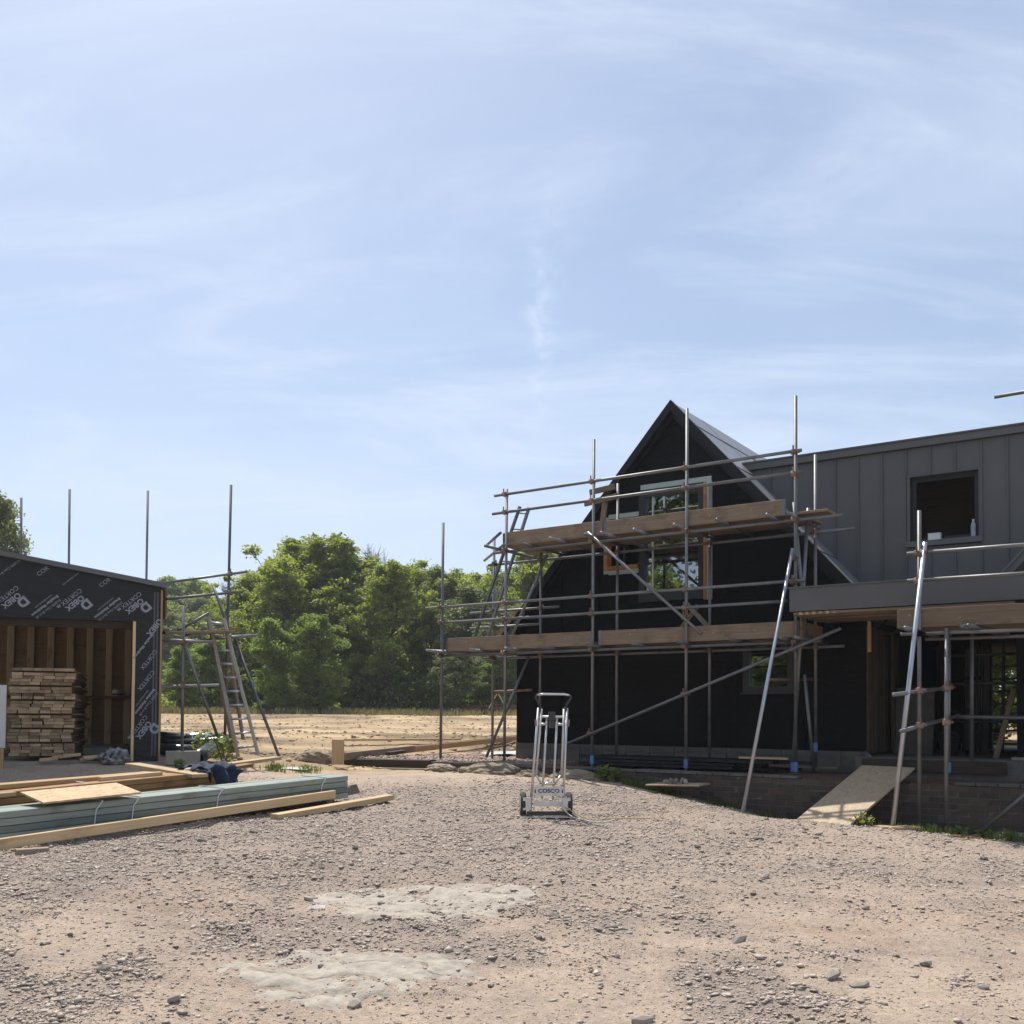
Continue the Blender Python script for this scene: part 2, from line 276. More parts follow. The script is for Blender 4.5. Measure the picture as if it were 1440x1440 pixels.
# ------------------------------------------------------------------ mesh helpers
def link(o, parent=None):
    COL.objects.link(o)
    if parent is not None: o.parent = parent
    return o
def tag(o, label=None, cat=None, group=None, kind=None):
    if label: o['label'] = label
    if cat: o['category'] = cat
    if group: o['group'] = group
    if kind: o['kind'] = kind
    return o
def thing(name, label, cat, loc=(0, 0, 0), rz=0.0, group=None):
    o = bpy.data.objects.new(name, None); o.empty_display_size = 0.1; o.location = loc; o.rotation_euler = (0, 0, rz)
    link(o); return tag(o, label, cat, group)
class MB:
    def __init__(s): s.v = []; s.f = []
    def add(s, vs, fs):
        k = len(s.v); s.v += [tuple(x) for x in vs]; s.f += [tuple(i+k for i in f) for f in fs]; return s
    def box(s, x0, x1, y0, y1, z0, z1):
        return s.add([(x0,y0,z0),(x1,y0,z0),(x1,y1,z0),(x0,y1,z0),(x0,y0,z1),(x1,y0,z1),(x1,y1,z1),(x0,y1,z1)],
                     [(3,2,1,0),(4,5,6,7),(0,1,5,4),(1,2,6,5),(2,3,7,6),(3,0,4,7)])
    def tube(s, pts, r, n=8, cap=True):
        pts = [Vector(p) for p in pts]; k = len(s.v); rs = r if isinstance(r, (list, tuple)) else [r]*len(pts)
        a = None
        for i, p in enumerate(pts):
            d = (pts[min(i+1, len(pts)-1)] - pts[max(i-1, 0)]).normalized()
            if a is None: a = d.orthogonal().normalized()
            else:
                a = (a - d*a.dot(d)); a = a.normalized() if a.length > 1e-6 else d.orthogonal().normalized()
            b = d.cross(a)
            for j in range(n):
                t = 2*math.pi*j/n; s.v.append(tuple(p + (a*math.cos(t) + b*math.sin(t))*rs[i]))
        for i in range(len(pts)-1):
            for j in range(n):
                s.f.append((k+i*n+j, k+i*n+(j+1) % n, k+(i+1)*n+(j+1) % n, k+(i+1)*n+j))
        if cap:
            s.f.append(tuple(k+j for j in range(n))[::-1]); e = k+(len(pts)-1)*n; s.f.append(tuple(e+j for j in range(n)))
        return s
    def lathe(s, prof, c=(0, 0, 0), axis='Z', n=16):
        k = len(s.v)
        for r, h in prof:
            for j in range(n):
                t = 2*math.pi*j/n; x, y = r*math.cos(t), r*math.sin(t)
                p = {'Z': (x, y, h), 'X': (h, x, y), 'Y': (x, h, y)}[axis]; s.v.append((p[0]+c[0], p[1]+c[1], p[2]+c[2]))
        for i in range(len(prof)-1):
            for j in range(n): s.f.append((k+i*n+j, k+i*n+(j+1) % n, k+(i+1)*n+(j+1) % n, k+(i+1)*n+j))
        s.f.append(tuple(k+j for j in range(n))[::-1]); e = k+(len(prof)-1)*n; s.f.append(tuple(e+j for j in range(n)))
        return s
    def prism(s, poly, y0, y1):          # polygon in x,z extruded along y
        n = len(poly); return s.add([(x, y0, z) for x, z in poly] + [(x, y1, z) for x, z in poly],
            [tuple(range(n)), tuple(range(2*n-1, n-1, -1))] + [(i, i+n, (i+1) % n + n, (i+1) % n) for i in range(n)])
    def mesh(s, name, mat, smooth=False):
        me = bpy.data.meshes.new(name); me.from_pydata(s.v, [], s.f)
        bm = bmesh.new(); bm.from_mesh(me); bmesh.ops.recalc_face_normals(bm, faces=bm.faces); bm.to_mesh(me); bm.free()
        me.materials.append(MATS[mat])
        if smooth: me.polygons.foreach_set('use_smooth', [True]*len(me.polygons))
        return me
    def build(s, name, mat, parent=None, smooth=False):
        return link(bpy.data.objects.new(name, s.mesh(name, mat, smooth)), parent)
def inst(name, me, parent=None, loc=(0, 0, 0), rot=(0, 0, 0), sc=(1, 1, 1)):
    o = bpy.data.objects.new(name, me); o.location = loc; o.rotation_euler = rot; o.scale = sc if not isinstance(sc, (int, float)) else (sc,)*3
    return link(o, parent)
def fastmesh(name, V, F, mat, parent=None):   # numpy arrays, all faces with the same vertex count
    me = bpy.data.meshes.new(name); n, k = F.shape
    me.vertices.add(len(V)); me.vertices.foreach_set('co', V.astype(np.float32).ravel())
    me.loops.add(n*k); me.loops.foreach_set('vertex_index', F.astype(np.int32).ravel())
    me.polygons.add(n); me.polygons.foreach_set('loop_start', np.arange(0, n*k, k, dtype=np.int32))
    me.update(calc_edges=True); me.materials.append(MATS[mat]); return me
def plank(name, p, q, w, t, mat, parent=None, up=(0, 0, 1), bow=0.0):
    """a board from p to q (centre line), w wide, t thick, with eased edges; its local X runs along the grain"""
    p, q = Vector(p), Vector(q); L = (q-p).length; x = (q-p)/L; z = Vector(up); z = (z - x*z.dot(x)).normalized(); y = z.cross(x)
    e = min(w, t)*0.08; n = 5 if bow else 1; mb = MB(); rings = []
    prof = [(-w/2+e, -t/2), (w/2-e, -t/2), (w/2, -t/2+e), (w/2, t/2-e), (w/2-e, t/2), (-w/2+e, t/2), (-w/2, t/2-e), (-w/2, -t/2+e)]
    for i in range(n+1):
        xx = -L/2 + L*i/n; dz = bow*(1-(2*i/n-1)**2)
        mb.v += [(xx, a, b_+dz) for a, b_ in prof]
    for i in range(n):
        for j in range(8): mb.f.append((i*8+j, i*8+(j+1) % 8, i*8+8+(j+1) % 8, i*8+8+j))
    mb.f += [tuple(range(7, -1, -1)), tuple(n*8+j for j in range(8))]
    o = mb.build(name, mat, parent)
    M = Matrix.Identity(4)
    for i in range(3): M[i][0], M[i][1], M[i][2] = x[i], y[i], z[i]
    M.translation = (p+q)/2; o.matrix_local = M
    return o
def plate(name, outer, holes, y0, y1, mat, parent):   # outline with holes in local x,z, from y0 to y1
    cu = bpy.data.curves.new(name, 'CURVE'); cu.dimensions = '2D'; cu.fill_mode = 'BOTH'; cu.extrude = (y1-y0)/2
    for pl in [outer]+holes:
        sp = cu.splines.new('POLY'); sp.points.add(len(pl)-1); sp.use_cyclic_u = True
        for i, (x, z) in enumerate(pl): sp.points[i].co = (x, z, 0, 1)
    t = bpy.data.objects.new(name, cu); COL.objects.link(t); bpy.context.view_layer.update()
    me = bpy.data.meshes.new_from_object(t.evaluated_get(bpy.context.evaluated_depsgraph_get())); bpy.data.objects.remove(t)
    bm = bmesh.new(); bm.from_mesh(me)
    for v_ in bm.verts: v_.co = (v_.co.x, (y0+y1)/2 + v_.co.z, v_.co.y)
    bmesh.ops.remove_doubles(bm, verts=bm.verts, dist=1e-5); bmesh.ops.recalc_face_normals(bm, faces=bm.faces); bm.to_mesh(me); bm.free()
    me.materials.clear(); me.materials.append(MATS[mat]); me.name = name
    return link(bpy.data.objects.new(name, me), parent)
def text_mesh(body, size, bold=0.0, align='CENTER'):
    cu = bpy.data.curves.new('lettering', 'FONT'); cu.body = body; cu.size = size; cu.align_x = align; cu.align_y = 'CENTER'; cu.offset = bold; cu.extrude = 0.0008
    cu.resolution_u = 3
    t = bpy.data.objects.new('lettering', cu); COL.objects.link(t); bpy.context.view_layer.update()
    me = bpy.data.meshes.new_from_object(t.evaluated_get(bpy.context.evaluated_depsgraph_get())); bpy.data.objects.remove(t)
    return me

# ------------------------------------------------------------------ the lie of the land
HA = R(34.5); HU = np.array([math.cos(HA), -math.sin(HA)]); HN = np.array([math.sin(HA), math.cos(HA)]); HO = np.array([1.25, 15.49])
def hloc(u, off, z): p = HO + HU*u + HN*off; return Vector((p[0], p[1], z))
def vnoise(x, y, seed=0):
    xi = np.floor(x).astype(np.int64); yi = np.floor(y).astype(np.int64); fx = x-xi; fy = y-yi
    fx = fx*fx*(3-2*fx); fy = fy*fy*(3-2*fy)
    def h(a, b):
        n = (a*374761393 + b*668265263 + seed*1442695041) & 0x7fffffff; n = ((n ^ (n >> 13))*1274126177) & 0x7fffffff
        return ((n ^ (n >> 16)) & 0xffff)/65535.0
    return (h(xi, yi)*(1-fx)+h(xi+1, yi)*fx)*(1-fy) + (h(xi, yi+1)*(1-fx)+h(xi+1, yi+1)*fx)*fy
def fbm(x, y, octs=4, seed=0):
    s = 0; a = 0.5
    for i in range(octs): s = s + a*vnoise(x*2**i, y*2**i, seed+i*17); a *= 0.5
    return s/(1-0.5**octs)
CP = np.array([(-2.4,4.7,.15),(0,4.8,.12),(2.5,5,.10),(-3.1,6.15,.3),(0,6.5,.25),(3.5,6.85,.2),(-4.7,9.3,.34),(-4.1,7.6,.32),(-2.4,10.4,.42),(-2.0,12.6,.48),(.4,11.3,.47),
    (-1.2,14.8,.70),(.8,13.4,.66),(1.7,13.1,.60),(2.6,12.9,.45),(3.5,12.0,.35),(4.5,11.6,.32),(5.9,11.4,.3),(7.5,10.5,.28),(-5.5,15.2,.85),(-5,14.4,.8),(-4.3,18.4,.82),
    (-3.1,16.9,.66),(-4.6,12.2,.5),(-7,10,.42),(-4,20.5,1.0),(-2,26,1.13),(0,60,1.72),(-30,60,1.75),(30,60,1.75),(0,40,1.42),(12,22,.95),(-12,22,1.0),(0,2,0.02),(0,-4,-.15),(0,-15,-.2),
    (-15,5,.25),(15,5,.1),(15,14,.4),(-15,14,.75),(-9,16,.86),(3.6,12.55,.22),(4.6,11.95,.2),(5.8,11.2,.25),(1.0,9,.36),(4,9,.27),(-20,40,1.4),(20,40,1.4)])
def _tps(r2): return np.where(r2 > 1e-9, 0.5*r2*np.log(np.maximum(r2, 1e-9)), 0)
_P = CP[:, :2]; _n = len(CP); _A = np.zeros((_n+3, _n+3)); _A[:_n, :_n] = _tps(((_P[:, None]-_P[None])**2).sum(2)) + np.eye(_n)*0.05
_A[:_n, _n] = 1; _A[:_n, _n+1:] = _P; _A[_n, :_n] = 1; _A[_n+1:, :_n] = _P.T
_W = np.linalg.solve(_A, np.concatenate([CP[:, 2], np.zeros(3)]))
def smooth(a, b, x): t = np.clip((x-a)/(b-a), 0, 1); return t*t*(3-2*t)
def ground(x, y, rough=True):
    x = np.atleast_1d(np.asarray(x, float)); y = np.atleast_1d(np.asarray(y, float))
    cx = np.clip(x, -32, 32); cy = np.clip(y, -14, 60); z = np.zeros_like(cx)
    for i in range(0, len(cx), 20000):
        a, b = cx[i:i+20000], cy[i:i+20000]; r2 = (a[:, None]-_P[None, :, 0])**2 + (b[:, None]-_P[None, :, 1])**2
        z[i:i+20000] = _tps(r2) @ _W[:_n] + _W[_n] + _W[_n+1]*a + _W[_n+2]*b
    u = (x-HO[0])*HU[0] + (y-HO[1])*HU[1]; off = (x-HO[0])*HN[0] + (y-HO[1])*HN[1]
    w = smooth(-6.2, -5.3, u)*(1-smooth(9, 13, u))*(1-smooth(5.0, 9.0, off))*(off > -0.34)
    z = z*(1-w) + (0.815)*w
    z = z + np.clip(y-62, 0, 200)*0.03 + smooth(70, 150, y)*np.clip(-x-5, 0, 60)*0.12
    if rough:
        near = 1/(1+np.maximum(y-18, 0)*0.05)
        z = z + (fbm(x*1.1, y*1.1, 3, 3)-.5)*0.05 + (fbm(x*5, y*5, 3, 9)-.5)*0.035*near*(1-0.6*w)
        fld = smooth(17, 19, y - np.minimum(0, x)*0.0)*(1-w)
        z = z + fld*(np.abs(fbm(x*0.5, y*2.2, 3, 31)-.5)*0.2 - .03)
        for (cx_, cy_, rad_, ph) in ((3.0, 22.0, 16.2, 0), (3.0, 22.0, 14.55, 1), (-9.0, -2.0, 10.9, 2), (-9.0, -2.0, 12.5, 3)):        # wheel ruts
            dd = np.hypot(x-cx_, y-cy_) - rad_ + (fbm(x*.5, y*.5, 2, 71+ph)-.5)*.25; ang = np.arctan2(y-cy_, x-cx_)*rad_
            amp = smooth(.35, .6, fbm(x*.7+ph, y*.7, 2, 81))*(y < 14)
            z = z + amp*(-.028*np.exp(-(dd/.13)**2) + .016*np.exp(-((np.abs(dd)-.2)/.06)**2) + .006*np.sin(ang*42+np.sign(dd)*1.2)*np.exp(-(dd/.11)**2))
        z = z + (y < 15)*(fbm(x*14, y*14, 3, 19)-.5)*.02
        t = fbm(x*0.6+y*0.15, y*1.6, 2, 41); z = z - 0.02*smooth(0.56, 0.62, t)*(1-w)
    return z
def gz(x, y): return float(ground(x, y)[0])

def axis(a, b, step, lo, hi, grow=1.13):
    c = list(np.arange(a, b+1e-6, step)); s = step
    while c[-1] < hi: s *= grow; c.append(c[-1]+s)
    s = step
    while c[0] > lo: s *= grow; c.insert(0, c[0]-s)
    return np.array(c)
XS = axis(-6.2, 7.2, 0.045, -190, 190); YS = np.concatenate([axis(4.3, 8.6, 0.03, -60, 8.6, 1.13), axis(8.66, 17.2, 0.06, 8.66, 260)])
GX, GY = np.meshgrid(XS, YS); gx, gy = GX.ravel(), GY.ravel(); gzv = ground(gx, gy)
nx, ny = len(XS), len(YS); idx = np.arange(nx*ny).reshape(ny, nx)
Fq = np.stack([idx[:-1, :-1], idx[:-1, 1:], idx[1:, 1:], idx[1:, :-1]], -1).reshape(-1, 4)
me = fastmesh('ground', np.stack([gx, gy, gzv], 1), Fq, 'ground'); me.polygons.foreach_set('use_smooth', [True]*len(me.polygons))
def gravelness(x, y):
    n = fbm(x*0.55, y*0.55, 4, 5)
    a = smooth(5.8, 8.5, y - 0.25*x + (n-.5)*5)*(1-smooth(13.2, 14.6, y+(n-.5)*2.5+np.abs(x)*0.08))*(1-0.55*smooth(0.8, 3.2, x+(n-.5)*4))
    b = smooth(0.52, 0.62, fbm(x*0.8, y*0.8, 4, 77))*0.75*(1-smooth(13, 14.5, y))
    return np.clip(np.maximum(a, b), 0, 1)
def pinkness(x, y):
    u = (x-HO[0])*HU[0] + (y-HO[1])*HU[1]; off = (x-HO[0])*HN[0] + (y-HO[1])*HN[1]; n = (fbm(x*1.2, y*1.2, 3, 8)-.5)*0.8
    return smooth(-5.0, -4.4, u+n)*(1-smooth(-1.6, -.8, u+n))*smooth(-.34, -.30, off)*(1-smooth(2.6, 3.4, off+n))
g_, p_ = gravelness(gx, gy), pinkness(gx, gy)
u_ = (gx-HO[0])*HU[0] + (gy-HO[1])*HU[1]; o_ = (gx-HO[0])*HN[0] + (gy-HO[1])*HN[1]
sand = np.array([0.50, 0.405, 0.325]); grav = np.array([0.39, 0.325, 0.277]); pink = np.array([0.36, 0.25, 0.215]); fieldc = np.array([0.42, 0.315, 0.20]); soil = np.array([0.16, 0.105, 0.075]); far = np.array([0.10, 0.12, 0.045]); rosy = np.array([0.485, 0.37, 0.285])
def lerp(a, b, t): return a + (b-a)*t[:, None]
colr = np.tile(sand, (len(gx), 1)); ro = smooth(0.55, 0.66, fbm(gx*0.7+9, gy*0.7, 3, 61)); colr = lerp(colr, np.tile(rosy, (len(gx), 1)), ro*0.7)
colr = lerp(colr, np.tile(grav, (len(gx), 1)), g_)
fw = smooth(15.4, 17.5, gy - 0.15*gx); fs = fbm(gx*0.35, gy*1.6, 4, 15)
fc = lerp(np.tile(fieldc, (len(gx), 1)), np.tile(fieldc*0.55, (len(gx), 1)), smooth(0.46, 0.60, fs)); fc = lerp(fc, np.tile(np.array([0.56, 0.43, 0.27]), (len(gx), 1)), smooth(0.55, 0.68, fbm(gx*0.2+4, gy*0.9, 3, 25)))
colr = lerp(colr, fc, fw)
hs = smooth(-1.4, -.6, u_)*(o_ > -.34)*(1-smooth(8, 10, o_))*(1-smooth(10, 12, u_)); colr = lerp(colr, np.tile(soil, (len(gx), 1)), hs)
colr = lerp(colr, np.tile(pink, (len(gx), 1)), p_)
colr = lerp(colr, np.tile(np.array([0.27, 0.235, 0.13]), (len(gx), 1)), smooth(50, 57, gy)*0.8); colr = lerp(colr, np.tile(far, (len(gx), 1)), smooth(64, 75, gy))
at2 = me.attributes.new('soil', 'FLOAT_COLOR', 'POINT'); at2.data.foreach_set('color', np.concatenate([colr, np.ones((len(gx), 1))], 1).astype(np.float32).ravel())
tag(inst('ground', me), 'dusty sand and crushed stone yard running into a bare tilled field', kind='structure')

# loose gravel: nobody could count it
OV = np.array([(1,0,0),(-1,0,0),(0,1,0),(0,-1,0),(0,0,1),(0,0,-1)], float); OF = np.array([(0,2,4),(2,1,4),(1,3,4),(3,0,4),(2,0,5),(1,2,5),(3,1,5),(0,3,5)])
def pebbles(name, x, y, size, mat, sink=0.22, flat=(0.3, 0.65)):
    n = len(x); z = ground(x, y)
    V = OV[None]*size[:, None, None]*(1+rng.uniform(-.35, .35, (n, 6, 3))); V[:, :, 2] *= rng.uniform(*flat, n)[:, None]; V[:, :, 0] *= rng.uniform(1, 1.7, n)[:, None]
    V += rng.normal(0, .16, (n, 6, 3))*size[:, None, None]
    a = rng.uniform(0, 2*math.pi, n); c, s = np.cos(a)[:, None], np.sin(a)[:, None]
    X = V[:, :, 0]*c - V[:, :, 1]*s; Y = V[:, :, 0]*s + V[:, :, 1]*c; Z = V[:, :, 2]
    P = np.stack([X+x[:, None], Y+y[:, None], Z+z[:, None]+size[:, None]*sink], -1).reshape(-1, 3)
    F = (OF[None]+np.arange(n)[:, None, None]*6).reshape(-1, 3)
    return inst(name, fastmesh(name, P, F, mat))
def scatter(n, y0, y1, keep):
    xs, ys = [], []
    while sum(map(len, xs)) < n:
        y = y0 + (y1-y0)*rng.random(60000)**1.15; x = (rng.random(60000)*2-1)*(0.54*y+0.6)
        k = rng.random(60000) < keep(x, y); xs.append(x[k]); ys.append(y[k])
    x = np.concatenate(xs)[:n]; y = np.concatenate(ys)[:n]; return x, y
def keepyard(x, y):
    off = (x-HO[0])*HN[0] + (y-HO[1])*HN[1]
    clump = smooth(0.45, 0.7, fbm(x*2.3, y*2.3, 3, 51))
    return (off < -.5)*np.clip(0.11 + 0.85*gravelness(x, y)*(0.45+0.55*clump) + .22*clump**2, 0, 1)*(1-smooth(14.2, 15.2, y))
x, y = scatter(185000, 4.2, 15.2, keepyard)
tag(pebbles('gravel', x, y, np.clip(rng.lognormal(math.log(0.0047), 0.6, len(x))*(.8+.35*gravelness(x, y)), 0.0025, 0.024), 'gravel'), 'grey and buff crushed stone scattered over the yard', kind='stuff')
x, y = scatter(5200, 14.2, 20, lambda x, y: pinkness(x, y))
tag(pebbles('pink_gravel', x, y, np.clip(rng.lognormal(math.log(0.022), 0.35, len(x)), 0.01, 0.05), 'gravel_pink'), 'pinkish crushed stone bed beside the black gable', kind='stuff')

n = 16000; fy = 17+36*rng.random(n)**1.6; fx = rng.uniform(-.56, .12, n)*fy; k = (rng.random(n) < smooth(.42, .62, fbm(fx*.35, fy*1.6, 4, 15))+.12) & (pinkness(fx, fy) < .2); fx, fy = fx[k], fy[k]
fu = (fx-HO[0])*HU[0] + (fy-HO[1])*HU[1]; fo = (fx-HO[0])*HN[0] + (fy-HO[1])*HN[1]; k = ~((fu > -3) & (fo > -.4) & (fo < 9)); fx, fy = fx[k], fy[k]
tag(pebbles('soil_clods', fx, fy, np.clip(rng.lognormal(math.log(.02), .5, len(fx)), .008, .08), 'clod'), 'dry clods of earth strewn over the tilled field', kind='stuff')

# single stones big enough to pick out
stone_me = []
for k in range(5):
    bm = bmesh.new(); bmesh.ops.create_icosphere(bm, subdivisions=1, radius=1)
    for v_ in bm.verts: v_.co *= random.uniform(0.72, 1.15); v_.co.x *= 1.25; v_.co.z *= 0.62
    s_me = bpy.data.meshes.new('stone'); bm.to_mesh(s_me); bm.free(); s_me.materials.append(MATS['stone']); stone_me.append(s_me)
sx, sy = scatter(170, 4.4, 11.5, lambda x, y: 0.3 + 0.7*smooth(0.45, 0.65, fbm(x*1.1, y*1.1, 3, 91)))
for i in range(len(sx)):
    s = min(0.046, 0.019*math.exp(random.gauss(0.1, 0.42))); x0, y0 = float(sx[i]), float(sy[i])
    o = inst('stone', stone_me[i % 5], None, (x0, y0, gz(x0, y0)+s*0.28), (random.uniform(-.3, .3), random.uniform(-.3, .3), random.uniform(0, 6.3)), (s*random.uniform(.9, 1.5), s*random.uniform(.8, 1.1), s*random.uniform(.8, 1.2)))
    tag(o, 'loose grey stone lying on the dusty yard', 'stone', 'loose stones on the yard')

# dried cement spills
def spill(cx, cy, rx, ry, rot, seed, label, h=0.03):
    n = 90; mb = MB(); xs = np.linspace(-1.25, 1.25, n); A, B = np.meshgrid(xs, xs); a_, b_ = A.ravel()*rx, B.ravel()*ry
    X = cx + a_*math.cos(rot) - b_*math.sin(rot); Y = cy + a_*math.sin(rot) + b_*math.cos(rot)
    rad = np.hypot(A, B).ravel() + (fbm(X*2.2, Y*2.6, 3, seed)-.5)*0.9
    rad = rad + (fbm(X*12, Y*14, 3, seed+2)-.5)*0.55 + (fbm(X*4, Y*5, 3, seed+8)-.5)*.5
    hh = np.clip((1.0-rad)*.05, -.03, .006) - .028*np.exp(-(np.abs(fbm(X*2.4, Y*3.4, 3, seed+9)-.5)/.012)**2) + (fbm(X*9, Y*14, 4, seed+5)-.5)*0.022
    Z = ground(X, Y) + hh; mb.v = [tuple(p) for p in np.stack([X, Y, Z], 1)]
    for i in range(n-1):
        for j in range(n-1):
            q = (i*n+j, i*n+j+1, (i+1)*n+j+1, (i+1)*n+j)
            if max(hh[k] for k in q) > -0.02: mb.f.append(q)
    o = mb.build('cement_spill', 'dried_cement', None, True); tag(o, label, 'cement spill', 'cement spills on the yard')
spill(-.55, 7.15, .98, .56, .25, 3, 'broad crusted pale cement spill lying across the middle of the yard')
spill(-.98, 5.45, .48, .40, .1, 11, 'flat pale cement patch with tyre scores beside a smaller round one', .024)
spill(-.46, 5.62, .30, .24, .2, 23, 'small rounded pale cement patch beside a larger scored one', .024)

# ------------------------------------------------------------------ house (local x along the gable front, y back, z up)
HL = (HO[0], HO[1], 0); HR = -HA
house = thing('house', 'black wrapped gable house with dark grey metal clad wing and canopy', 'house', HL, HR)
AP = (0.78, 6.71); SL = (6.71-3.33)/(0.78+2.26)
def roofz(u): return AP[1] - SL*abs(u-AP[0])
WB = 1.12
outer = [(-2.27, WB), (-2.27, roofz(-2.27)-.16), (AP[0], AP[1]-.2), (3.83, roofz(3.83)-.16), (3.83, WB)]
h1 = [(-.47, 4.06), (-.47, 4.92), (.18, 4.92), (.18, 5.34), (1.42, 5.34), (1.42, 3.48), (.18, 3.48), (.18, 4.06)]; h2 = [(2.02, 2.02), (2.02, 2.74), (2.74, 2.74), (2.74, 2.02)]
gw = plate('gable_wall', outer, [h1, h2], 1.25, 1.42, 'membrane_black', house); gw['label'] = 'wall wrapped in black breather membrane'
for x0 in (-1.35, -.62, 1.72, 2.92, 3.42):                     # laps of the wrap and battens under it
    z1 = min(roofz(x0)-.3, 6); MB().box(x0-.025, x0+.025, 1.236, 1.2495, WB, z1).build('batten', 'membrane_black', house)
MB().box(-2.25, 3.81, 1.238, 1.2485, 2.36, 2.385).build('membrane_lap', 'membrane_black', gw)
MB().box(-2.27, -2.12, 1.42, 8.4, WB, 3.1).build('side_wall', 'membrane_black', house)
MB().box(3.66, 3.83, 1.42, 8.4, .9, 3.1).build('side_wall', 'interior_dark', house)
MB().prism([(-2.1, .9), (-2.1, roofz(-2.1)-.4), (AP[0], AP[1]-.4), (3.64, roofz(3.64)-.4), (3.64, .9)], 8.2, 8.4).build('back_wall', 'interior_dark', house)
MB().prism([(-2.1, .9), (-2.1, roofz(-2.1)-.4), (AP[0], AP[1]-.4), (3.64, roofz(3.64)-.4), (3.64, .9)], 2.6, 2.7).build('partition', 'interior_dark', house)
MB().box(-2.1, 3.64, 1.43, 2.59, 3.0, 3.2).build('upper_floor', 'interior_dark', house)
# roof slopes
th = 0.16; nxl = math.sin(math.atan(SL)); nzl = math.cos(math.atan(SL))
def slope(sgn, ue):
    ze = roofz(ue); a = (AP[0], AP[1]); e = (ue, ze); return [a, e, (e[0]-sgn*th*nxl, e[1]-th*nzl), (AP[0], AP[1]-th/nzl)]
rl = MB().prism(slope(-1, -2.56), 1.22, 8.6).build('roof', 'barge_black', house)
rr = MB().prism(slope(1, 4.12), 1.22, 8.6).build('roof', 'barge_black', house)
def sheet(sgn, s0, s1, y0, y1, t0):                            # one lapped roofing sheet lying on a slope
    n = Vector((sgn*nxl, 0, nzl)); d = Vector((sgn*nzl, 0, -nxl)); a = Vector((AP[0], 0, AP[1]))
    P = [a + d*s + n*t + Vector((0, y, 0)) for y in (y0, y1) for s, t in ((s0, t0), (s1, t0+.012), (s1, t0+.02), (s0, t0+.008))]
    return MB().add(P, [(0,1,2,3), (7,6,5,4), (0,4,5,1), (1,5,6,2), (2,6,7,3), (3,7,4,0)])
for k, (s0, s1) in enumerate(((0.02, .62), (.58, 1.62), (1.58, 2.6), (2.56, 3.55), (3.5, 4.45))):
    cuts = [1.22, 2.35+.3*(k % 2), 3.9-.25*(k % 2), 5.4, 8.6]
    for i in range(4): sheet(1, s0, s1, cuts[i]+(.0 if i == 0 else -.04), cuts[i+1], .003+.004*(i % 2)).build('roof_sheet', 'roof_sheet', house)
for sgn, ue in ((-1, -2.58), (1, 4.14)):
    ze = roofz(ue); w = 0.12
    poly = [(AP[0], AP[1]+.03), (ue, ze+.03), (ue - sgn*w*nxl, ze+.03-w*nzl), (AP[0], AP[1]+.03-w/nzl)]
    MB().prism(poly, 1.13, 1.215).build('barge_board', 'barge_black', house)
# eave end of the left slope: open timber and grey flashing
plank('fascia_timber', (-2.62, 1.16, 2.98), (-2.16, 1.16, 3.52), .12, .03, 'timber_new', house, up=(0, 1, 0))
plank('eave_flashing', (-2.42, 1.09, 2.95), (-2.02, 1.09, 3.44), .09, .012, 'zinc_light', house, up=(0, 1, 0))
# concrete block plinth
xb = -2.24; bk = MB().box(0, .43, 1.19, 1.40, .80, 1.025).mesh('concrete_block', 'concrete_block'); bk2 = MB().box(0, .43, 1.195, 1.40, 1.035, 1.115).mesh('concrete_block', 'concrete_block')
MB().box(-2.25, 3.81, 1.21, 1.41, .6, 1.118).build('plinth', 'mortar', house)
while xb < 3.4: inst('concrete_block', bk, house, (xb, random.uniform(-.004, .004), 0)); inst('concrete_block', bk2, house, (xb, random.uniform(-.004, .004), 0)); xb += .44
# big gable window: tall glazed door with an open side light
w1 = MB().box(.18, .30, 1.20, 1.34, 3.48, 5.34).box(1.24, 1.33, 1.20, 1.34, 3.48, 5.34).box(.30, 1.24, 1.20, 1.34, 5.22, 5.34).box(.30, 1.24, 1.20, 1.34, 3.48, 3.62).build('window_frame', 'window_frame', house)
MB().box(.30, 1.24, 1.26, 1.275, 3.62, 5.22).build('pane', 'glazing', w1)
MB().box(.40, .425, 1.245, 1.262, 3.62, 5.22).build('glazing_bar', 'aluminium', w1)
MB().box(.31, .39, 1.235, 1.258, 3.64, 3.80).build('handle_plate', 'white_plastic', w1)
MB().box(.20, 1.45, 1.225, 1.249, 5.341, 5.43).build('flashing_tape', 'insulation_tape', w1)
MB().box(1.372, 1.46, 1.222, 1.247, 3.46, 5.34).build('flashing_tape', 'insulation_tape', w1)
plank('window_lining', (1.351, 1.245, 3.46), (1.351, 1.245, 5.33), .12, .04, 'timber_orange', house, up=(1, 0, 0))
w2 = MB().box(-.49, -.40, 1.22, 1.248, 4.0, 4.96).box(-.40, .18, 1.22, 1.248, 4.925, 5.0).box(-.40, .18, 1.222, 1.248, 3.98, 4.055).build('flashing_tape', 'insulation_tape', house)
plank('window_lining', (-.432, 1.255, 4.06), (-.432, 1.255, 4.92), .14, .075, 'timber_orange', house, up=(1, 0, 0))
plank('window_lining', (-.394, 1.255, 4.092), (.17, 1.255, 4.092), .14, .065, 'timber_orange', house)
MB().box(-.18, -.14, 1.33, 1.37, 4.10, 4.92).build('mullion', 'window_frame', house)
plank('interior_brace', (-.30, 2.0, 4.1), (.15, 2.0, 4.8), .08, .04, 'timber_grey', house, up=(0, 1, 0))
